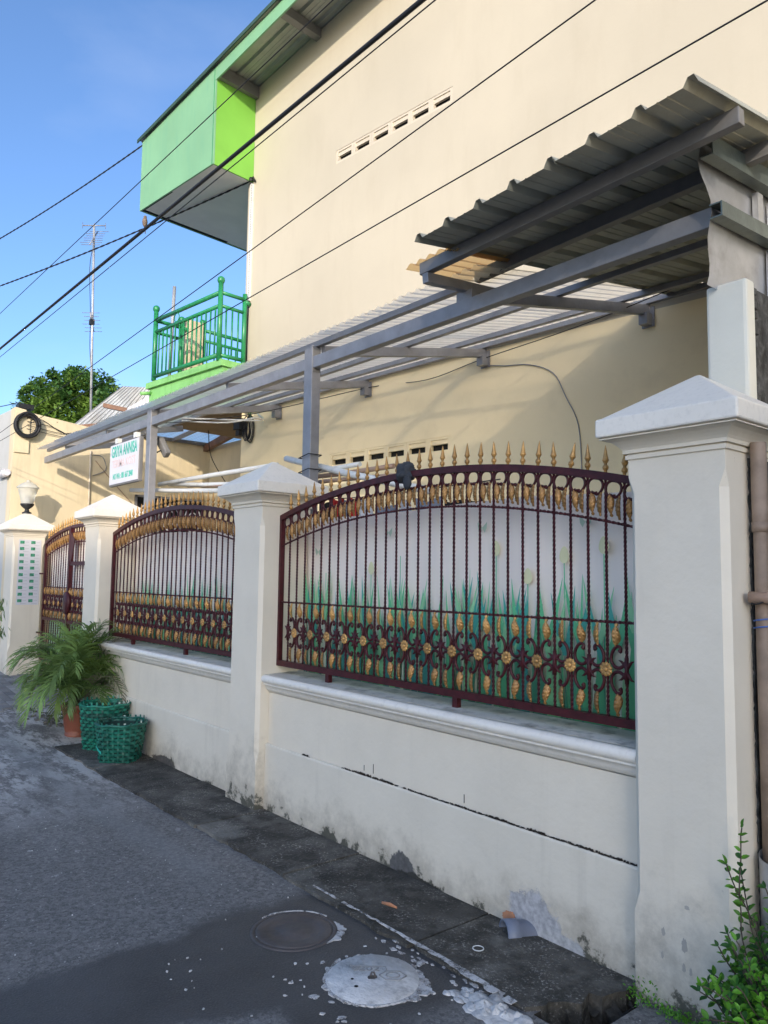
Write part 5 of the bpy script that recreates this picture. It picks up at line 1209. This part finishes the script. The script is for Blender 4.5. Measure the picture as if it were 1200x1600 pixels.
def ex(t, pt):
    s = MB(); A = []; B = []
    for i in range(13):
        u = i/12; a = lerp(-2.30, -1.25, u); A.append(pt(a, lerp(.62, .25, u), .013)); B.append(pt(a, lerp(.69, .32, u), .013))
    s.mesh(A+B, [(i, i+1, 14+i, 13+i) for i in range(12)], True); s.build('loose_band', M['tape'], t)
basket(-6.22, 2.43, .150, .195, .315, 10, 26, ('band2', 'band2'), 'shorter grimy green basket with a bright loose band across its front', .9, ex)
# broken kerb hole by the pot
bm = MB()
for i in range(60):
    x = -8.0+random.gauss(0, .2); y = 2.40+random.gauss(0, .07); r = random.uniform(.006, .028)
    v = [(x+r*random.uniform(.5, 1.2)*a, y+r*random.uniform(.5, 1.2)*b, gz(x)+r*random.uniform(.1, .5)*(c+.6)) for a in (-1, 1) for b in (-1, 1) for c in (-1, 1)]
    bm.mesh(v, [(0,1,3,2), (4,6,7,5), (0,4,5,1), (2,3,7,6), (0,2,6,4), (1,5,7,3)])
tag(bm.build('rubble', M['slab']), kind='stuff')

# ------------------------------------------------------------------ shrub at the right
shr = thing('leafy_shrub', 'bright green small-leaved shrub at the foot of the nearest pillar', 'shrub', (-1.17, 2.55, 0))
def leafmesh(name, mt, l=.030, w_=.016):
    s = MB(); vs = [(0, 0, 0)]; n = 5
    out = [(0, 0, 0), (w_*.42, l*.25, .001), (w_*.5, l*.5, .002), (w_*.34, l*.78, .001), (0, l, -.003), (-w_*.34, l*.78, .001), (-w_*.5, l*.5, .002), (-w_*.42, l*.25, .001), (0, l*.5, -.003)]
    s.mesh(out, [(i, (i+1) % 8, 8) for i in range(8)], True); return s.me(name, mt)
LA, LB = leafmesh('leaf', M['bush']), leafmesh('leaf', M['bush_dark'], .032, .017)
twigs = []; leaves = []
rnd = random.Random(5)
def twig(a, d, l, steps, curl):
    P = [Vector(a)]; d = Vector(d).normalized()
    for i in range(steps):
        P.append(P[-1]+d*(l/steps)); d = (d+Vector((rnd.gauss(0, curl), rnd.gauss(0, curl), rnd.gauss(0, curl)+.01))).normalized()
    P = [q+Vector((.055, 0, 0)) for q in P]; twigs.append(P)
    for i in range(1, len(P)):
        t_ = (P[i]-P[i-1]).normalized()
        for sg in (-1, 1):
            if rnd.random() < .9: leaves.append((P[i], t_, sg))
    leaves.append((P[-1], (P[-1]-P[-2]).normalized(), 0))
for (a, b, l) in (((-1.20, 2.50, .12), (-.02, -.02, 1), .60), ((-1.185, 2.52, .1), (.02, 0, 1), .52), ((-1.16, 2.50, .1), (.05, -.05, 1), .48), ((-1.21, 2.47, .25), (-.35, -.15, .7), .17), ((-1.20, 2.50, .16), (-.30, -.2, .75), .24), ((-1.22, 2.44, .16), (-.8, -.2, .35), .15), ((-1.24, 2.42, .1), (-.8, -.3, .3), .09)):
    twig(a, b, l, int(l/.024), .06)
for i in range(330):
    a = Vector((-1.115+rnd.gauss(0, .05), 2.48+rnd.gauss(0, .10), .02+abs(rnd.gauss(0, .13)))); az = rnd.uniform(0, 2*PI); el = rnd.uniform(.3, 1.3)
    twig(a, (math.cos(az)*math.cos(el), math.sin(az)*math.cos(el), math.sin(el)), rnd.uniform(.10, .22), rnd.randint(5, 8), .12)
for i in range(40):
    a = Vector((-1.20+rnd.gauss(0, .05), 2.40+rnd.gauss(0, .05), .02)); twig(a, (rnd.gauss(-.2, .3), rnd.gauss(-.5, .3), .5), rnd.uniform(.06, .13), 4, .15)
s = MB()
for P in twigs: s.tube(P, [.0022]*len(P), 4, False)
s.build('twigs', M['bark'], shr)
def leaf_mx(p, t_, sg):
    side = t_.cross(Vector((0, 0, 1)));
    if side.length < .1: side = Vector((1, 0, 0))
    side.normalize(); side = Matrix.Rotation(rnd.uniform(0, 6.28), 3, t_) @ side
    y = (t_*.6+side*sg).normalized() if sg else t_; z = (Vector((0, 0, 1))+Vector((rnd.gauss(0, .35), -.35+rnd.gauss(0, .35), 0))).normalized(); x = y.cross(z).normalized(); z = x.cross(y); k = rnd.uniform(.7, 1.2)
    return Matrix(((x.x*k, y.x*k, z.x*k, p.x), (x.y*k, y.y*k, z.y*k, p.y), (x.z*k, y.z*k, z.z*k, p.z), (0, 0, 0, 1)))
fwd = Vector((-math.sin(.8773), math.cos(.8773), 0)); leaves.sort(key=lambda q: (q[0]-Vector((0, 0, 1.5))).length)
rest = MB()
for i, (p, t_, sg) in enumerate(leaves):
    mx = leaf_mx(p, t_, sg)
    if i < 280: add('leaf', LA if rnd.random() < .75 else LB, shr, mx)
    else:
        rest.cur = 0 if rnd.random() < .6 else 1; src = LA
        rest.mesh([mx @ v.co for v in src.vertices], [tuple(f.vertices) for f in src.polygons], True)
tag(rest.build('foliage', [M['bush'], M['bush_dark']], shr), kind='stuff')
mos = MB()
for i in range(500):
    x = -1.66+rnd.random()*.42; y = 2.585-abs(rnd.gauss(0, .03)); mx = leaf_mx(Vector((x, y, abs(rnd.gauss(0, .02))*(1.6 if x < -1.55 else .8))), Vector((rnd.gauss(0, 1), rnd.gauss(0, 1), 1)).normalized(), 0) @ Matrix.Scale(.36, 4)
    mos.mesh([mx @ v.co for v in LB.vertices], [tuple(f.vertices) for f in LB.polygons], True)
tag(mos.build('creeping_weeds', M['bush']), kind='stuff')

# hanging plant at the very left
hgp = thing('hanging_plant', 'green trailing plant at the left edge before the neighbouring wall', 'plant', (-9.95, 2.38, 1.0))
s = MB(); rnd = random.Random(11)
for i in range(150):
    p = Vector((-10.0+rnd.gauss(0, .10), 2.345+rnd.gauss(0, .035), rnd.uniform(.78, 1.22))); d = Vector((rnd.gauss(.2, .5), rnd.gauss(0, .4), -1)).normalized(); x = d.cross(Vector((rnd.random(), rnd.random(), .3))).normalized(); l = rnd.uniform(.06, .14)
    s.poly([p, p+d*l*.5+x*.009, p+d*l, p+d*l*.5-x*.009])
s.build('foliage', M['palm'], hgp)
s = MB(); s.tube([(-10.0, 2.35, .12), (-10.02, 2.36, .7), (-10.0, 2.35, 1.18)], [.012, .009, .006], 6); s.build('stem', M['bark'], hgp)

# ------------------------------------------------------------------ tree and aerials beyond the roofs
tree = thing('leafy_tree', 'round leafy green tree standing beyond the cream neighbouring building', 'tree', (-28.5, 8.8, 0))
s = MB(); s.tube([(-28.5, 8.8, -.5), (-28.45, 8.9, 3), (-28.5, 8.8, 6)], [.30, .24, .16], 10); rnd = random.Random(21)
limbs = []
for i in range(14):
    a = rnd.uniform(0, 2*PI); e = rnd.uniform(.3, 1.2); l = rnd.uniform(1.1, 2.0); d = Vector((math.cos(a)*math.cos(e), math.sin(a)*math.cos(e), math.sin(e))); p = Vector((-28.5, 8.8, rnd.uniform(4.8, 6.4))); s.tube([p, p+d*l*.6+Vector((0, 0, .1)), p+d*l], [.07, .045, .02], 6); limbs.append(p+d*l)
s.build('trunk', M['bark'], tree)
s = MB()
cl_ = []
R2 = Vector((cam and -.0, 0, 0))
ux = Vector((.64, .77, 0))     # across the view
for i in range(620):
    u = rnd.uniform(-1, 1); v = rnd.uniform(-1, 1); w_ = rnd.uniform(-1, 1)
    if u*u+v*v+w_*w_ > 1: continue
    top = 1.62-.55*max(0, -u-.1)*1.2-.25*max(0, u-.5)
    cl_.append(Vector((-28.4, 8.85, 7.35))+ux*(2.08*u+.0)+Vector((-.77, .64, 0))*(1.5*w_)+Vector((0, 0, v*top)))
for c_ in cl_:
    rad = rnd.uniform(.22, .42); shade = 0 if (c_.z < 7.6 and rnd.random() < .75) or rnd.random() < .35 else 1
    for k in range(60):
        d = Vector((rnd.gauss(0, 1), rnd.gauss(0, 1), rnd.gauss(0, 1))).normalized()*rad*rnd.random()**.4; p = c_+Vector((d.x, d.y, d.z*.8)); x = Vector((rnd.gauss(0, 1), rnd.gauss(0, 1), rnd.gauss(0, .6))).normalized(); y = x.cross(Vector((rnd.gauss(0, .6), rnd.gauss(0, .6), 1))).normalized(); l = rnd.uniform(.06, .12)
        s.cur = shade; s.poly([p-x*l, p+y*l*.5, p+x*l, p-y*l*.5])
tag(s.build('crown', [M['tree_a'], M['tree_b']], tree), kind='stuff')
ant = thing('television_aerial', 'tall thin mast carrying two television aerials behind the roofs', 'aerial', (-20.05, 6.69, 4.9))
s = MB(); s.tube([(-20.06, 6.70, 4.6), (-19.747, 6.423, 10.60)], .032, 8); s.build('mast', M['oldroof'], ant)
bd = Vector((.64, .77, 0)); fw_ = Vector((-.77, .64, 0))
def yagi(c, boomdir, L_, n_, half, nm, col='steel'):
    c = Vector(c); s = MB(); s.tube([c-boomdir*L_*.5, c+boomdir*L_*.5], .016, 6)
    cr = bd if abs(boomdir.dot(bd)) < .7 else Vector((0, 0, 1))
    for i in range(n_):
        p = c+boomdir*L_*(i/(n_-1)-.5); s.tube([p-cr*half*rnd.uniform(.7, 1), p+cr*half*rnd.uniform(.7, 1)], .0075, 4)
    return s.build(nm, M[col], ant)
yagi((-19.75, 6.43, 10.25), (fw_*.6+Vector((0, 0, .8))*.9).normalized(), .75, 7, .30, 'upper_aerial'); yagi((-19.74, 6.42, 10.58), bd, .60, 3, .10, 'upper_bracket')
yagi((-19.88, 6.53, 8.05), (fw_*.6-Vector((0, 0, .8))).normalized(), .50, 6, .26, 'lower_aerial')
s = MB(); s.box(-19.94, -19.82, 6.47, 6.58, 7.98, 8.12); s.build('amplifier', M['black'], ant)
s = MB(); s.tube(smooth_curve([(-19.80, 6.45, 10.1), (-19.92, 6.42, 9.5), (-19.93, 6.50, 8.2), (-20.10, 6.58, 7.4), (-20.02, 6.66, 6.4)], 5), .009, 4); s.build('lead', M['cable'], ant)

# ------------------------------------------------------------------ overhead cables
def wire(a, b, r, label, sag=.0, far=None, near=None, twist=False):
    a = Vector(a); b = Vector(b); n = 40; s = MB()
    P = [a.lerp(b, i/n)-Vector((0, 0, sag*4*(i/n)*(1-i/n))) for i in range(n+1)]
    s.tube(P, r, 6)
    if twist:
        for k in (0, PI):
            s.tube([a.lerp(b, i/240)-Vector((0, 0, sag*4*(i/240)*(1-i/240)))+Vector((r*1.0*math.cos(i*.8+k), 0, r*1.0*math.sin(i*.8+k))) for i in range(241)], r*.8, 4)
    return tag(s.build('overhead_cable', M['cable']), label, 'cable', None, 'overhead cables above the street')
def ext(p, q, k0, k1):
    p = Vector(p); q = Vector(q); return p+(q-p)*k0, p+(q-p)*k1
wire(*ext((-2.423, 2.2, 4.127), (-9.976, 2.2, 4.209), -1.2, 5), .0125, 'thick black overhead cable, the heaviest, crossing in front of the green box')
wire(*ext((-2.338, 2.2, 4.075), (-9.952, 2.2, 4.101), -1.2, 5), .0034, 'thin black cable just below the thick one')
wire(*ext((-3.967, 2.2, 4.57), (-10.081, 2.2, 4.675), -1.2, 5), .0034, 'highest thin cable, crossing the green box above the thick one')
wire(*ext((-1.506, 2.2, 3.569), (-6.393, 2.2, 3.316), -1, 3), .0032, 'thin cable crossing the cream wall just below its upper vent')
wire(*ext((-0.913, 2.2, 3.209), (-5.94, 2.2, 3.114), -1, 3), .0032, 'lowest thin cable on the cream wall, passing above the dark roof')
wire((-16.5, 2.2, 7.02), hp(1.72, -.56, 7.13), .008, 'twisted service cable running to the top corner of the green box', .12, twist=True)
wire((-16.5, 2.2, 6.37), hp(.02, -.03, 6.23), .008, 'twisted service cable with a bird on it, running under the green box', .10, twist=True)
s = MB(); s.tube([hp(.03, -.03, 6.23), hp(-.03, -.03, 6.26), hp(-.06, -.02, 6.20)], .012, 6); s.lathe([(.02, 0), (.03, .02), (.02, .05), (0, .05)], 8, tuple(hp(.0, -.04, 6.21)))
tag(s.build('wire_clamp', M['cable']), 'black cable clamp at the house corner below the green box', 'clamp')
wire((-16, 6, 4.25), (-10.99, 3.2, 3.60), .006, 'thin dark cable in front of the tree reaching the cream wall', .05)
wire((-18, 2.2, 4.55), (-11.0, 2.7, 3.80), .006, 'thin dark cable in the sky at the far left above the black coil', .05)
# bird perched on the service cable
def on_wire(a, b, sag, t): a = Vector(a); b = Vector(b); return a.lerp(b, t)-Vector((0, 0, sag*4*t*(1-t)))
BIRD_T = 0.772
bp = on_wire((-16.5, 2.2, 6.37), hp(.02, -.03, 6.23), .10, BIRD_T)
bird = thing('bird', 'small grey-brown bird perched on the cable below the green box', 'bird', tuple(bp))
birdmat = paint('bird_plumage', (.20, .15, .12), .8, var=.3, bmp=0, scale=20)
s = MB(); s.tube([bp+Vector(q) for q in ((.0, .0, .005), (.012, -.008, .035), (.022, -.014, .075), (.024, -.015, .105), (.018, -.012, .130), (.010, -.007, .150), (.0, -.002, .158))], [.010, .030, .036, .030, .022, .022, .010], 10); body = s.build('body', birdmat, bird)
s = MB(); s.tube([bp+Vector(q) for q in ((.008, -.004, .03), (-.01, .008, -.02), (-.02, .014, -.07))], [.016, .012, .010], 6, flat=.4); s.build('tail', birdmat, bird)
s = MB(); s.tube([bp+Vector(q) for q in ((.0, -.002, .148), (-.022, .002, .143))], [.006, .001], 6); s.build('beak', M['black'], bird)
for d in (-.008, .008):
    s = MB(); s.tube([bp+Vector((.012+d, -.008-d, .03)), bp+Vector((.004+d, -.004-d, .004))], .003, 5); s.build('leg', M['wood'], bird)

# ------------------------------------------------------------------ unseen buildings behind the camera, shaped to cast the street's shade
def shade_building(x0, x1, y0, y1, h, ridge, label, seed):
    t = thing('house', label, 'house', ((x0+x1)/2, y0, 0))
    s = MB(); s.box(x0, x1, y1, y0, -.1, h); s.build('wall', M['house'], t)
    s = MB(); ym = (y0+y1)/2
    s.mesh([(x0-.05, y0+.35, h), (x1+.05, y0+.35, h), (x1+.05, ym, h+ridge), (x0-.05, ym, h+ridge), (x0-.05, y1-.35, h), (x1+.05, y1-.35, h)], [(0, 1, 2, 3), (3, 2, 5, 4), (0, 3, 4), (1, 5, 2)]); s.build('roof', M['oldroof'], t)
    x = x0+1.0
    while x < x1-1.6:
        w_ = MB(); w_.box(x, x+1.1, y0, y0+.03, 1.0, 2.2); f = w_.build('window', M['wood'], t)
        w_ = MB(); w_.box(x+.06, x+1.04, y0+.031, y0+.035, 1.06, 2.14); w_.build('pane', M['dark'], f); x += 2.4
shade_building(15.3, 22.9, -24, -27, 12.45, .1, 'unseen building behind the camera, added to shade the street', 1)
shade_building(23.2, 29, -24, -27, 13.9, .1, 'taller unseen building behind the camera, added to shade the street', 2)
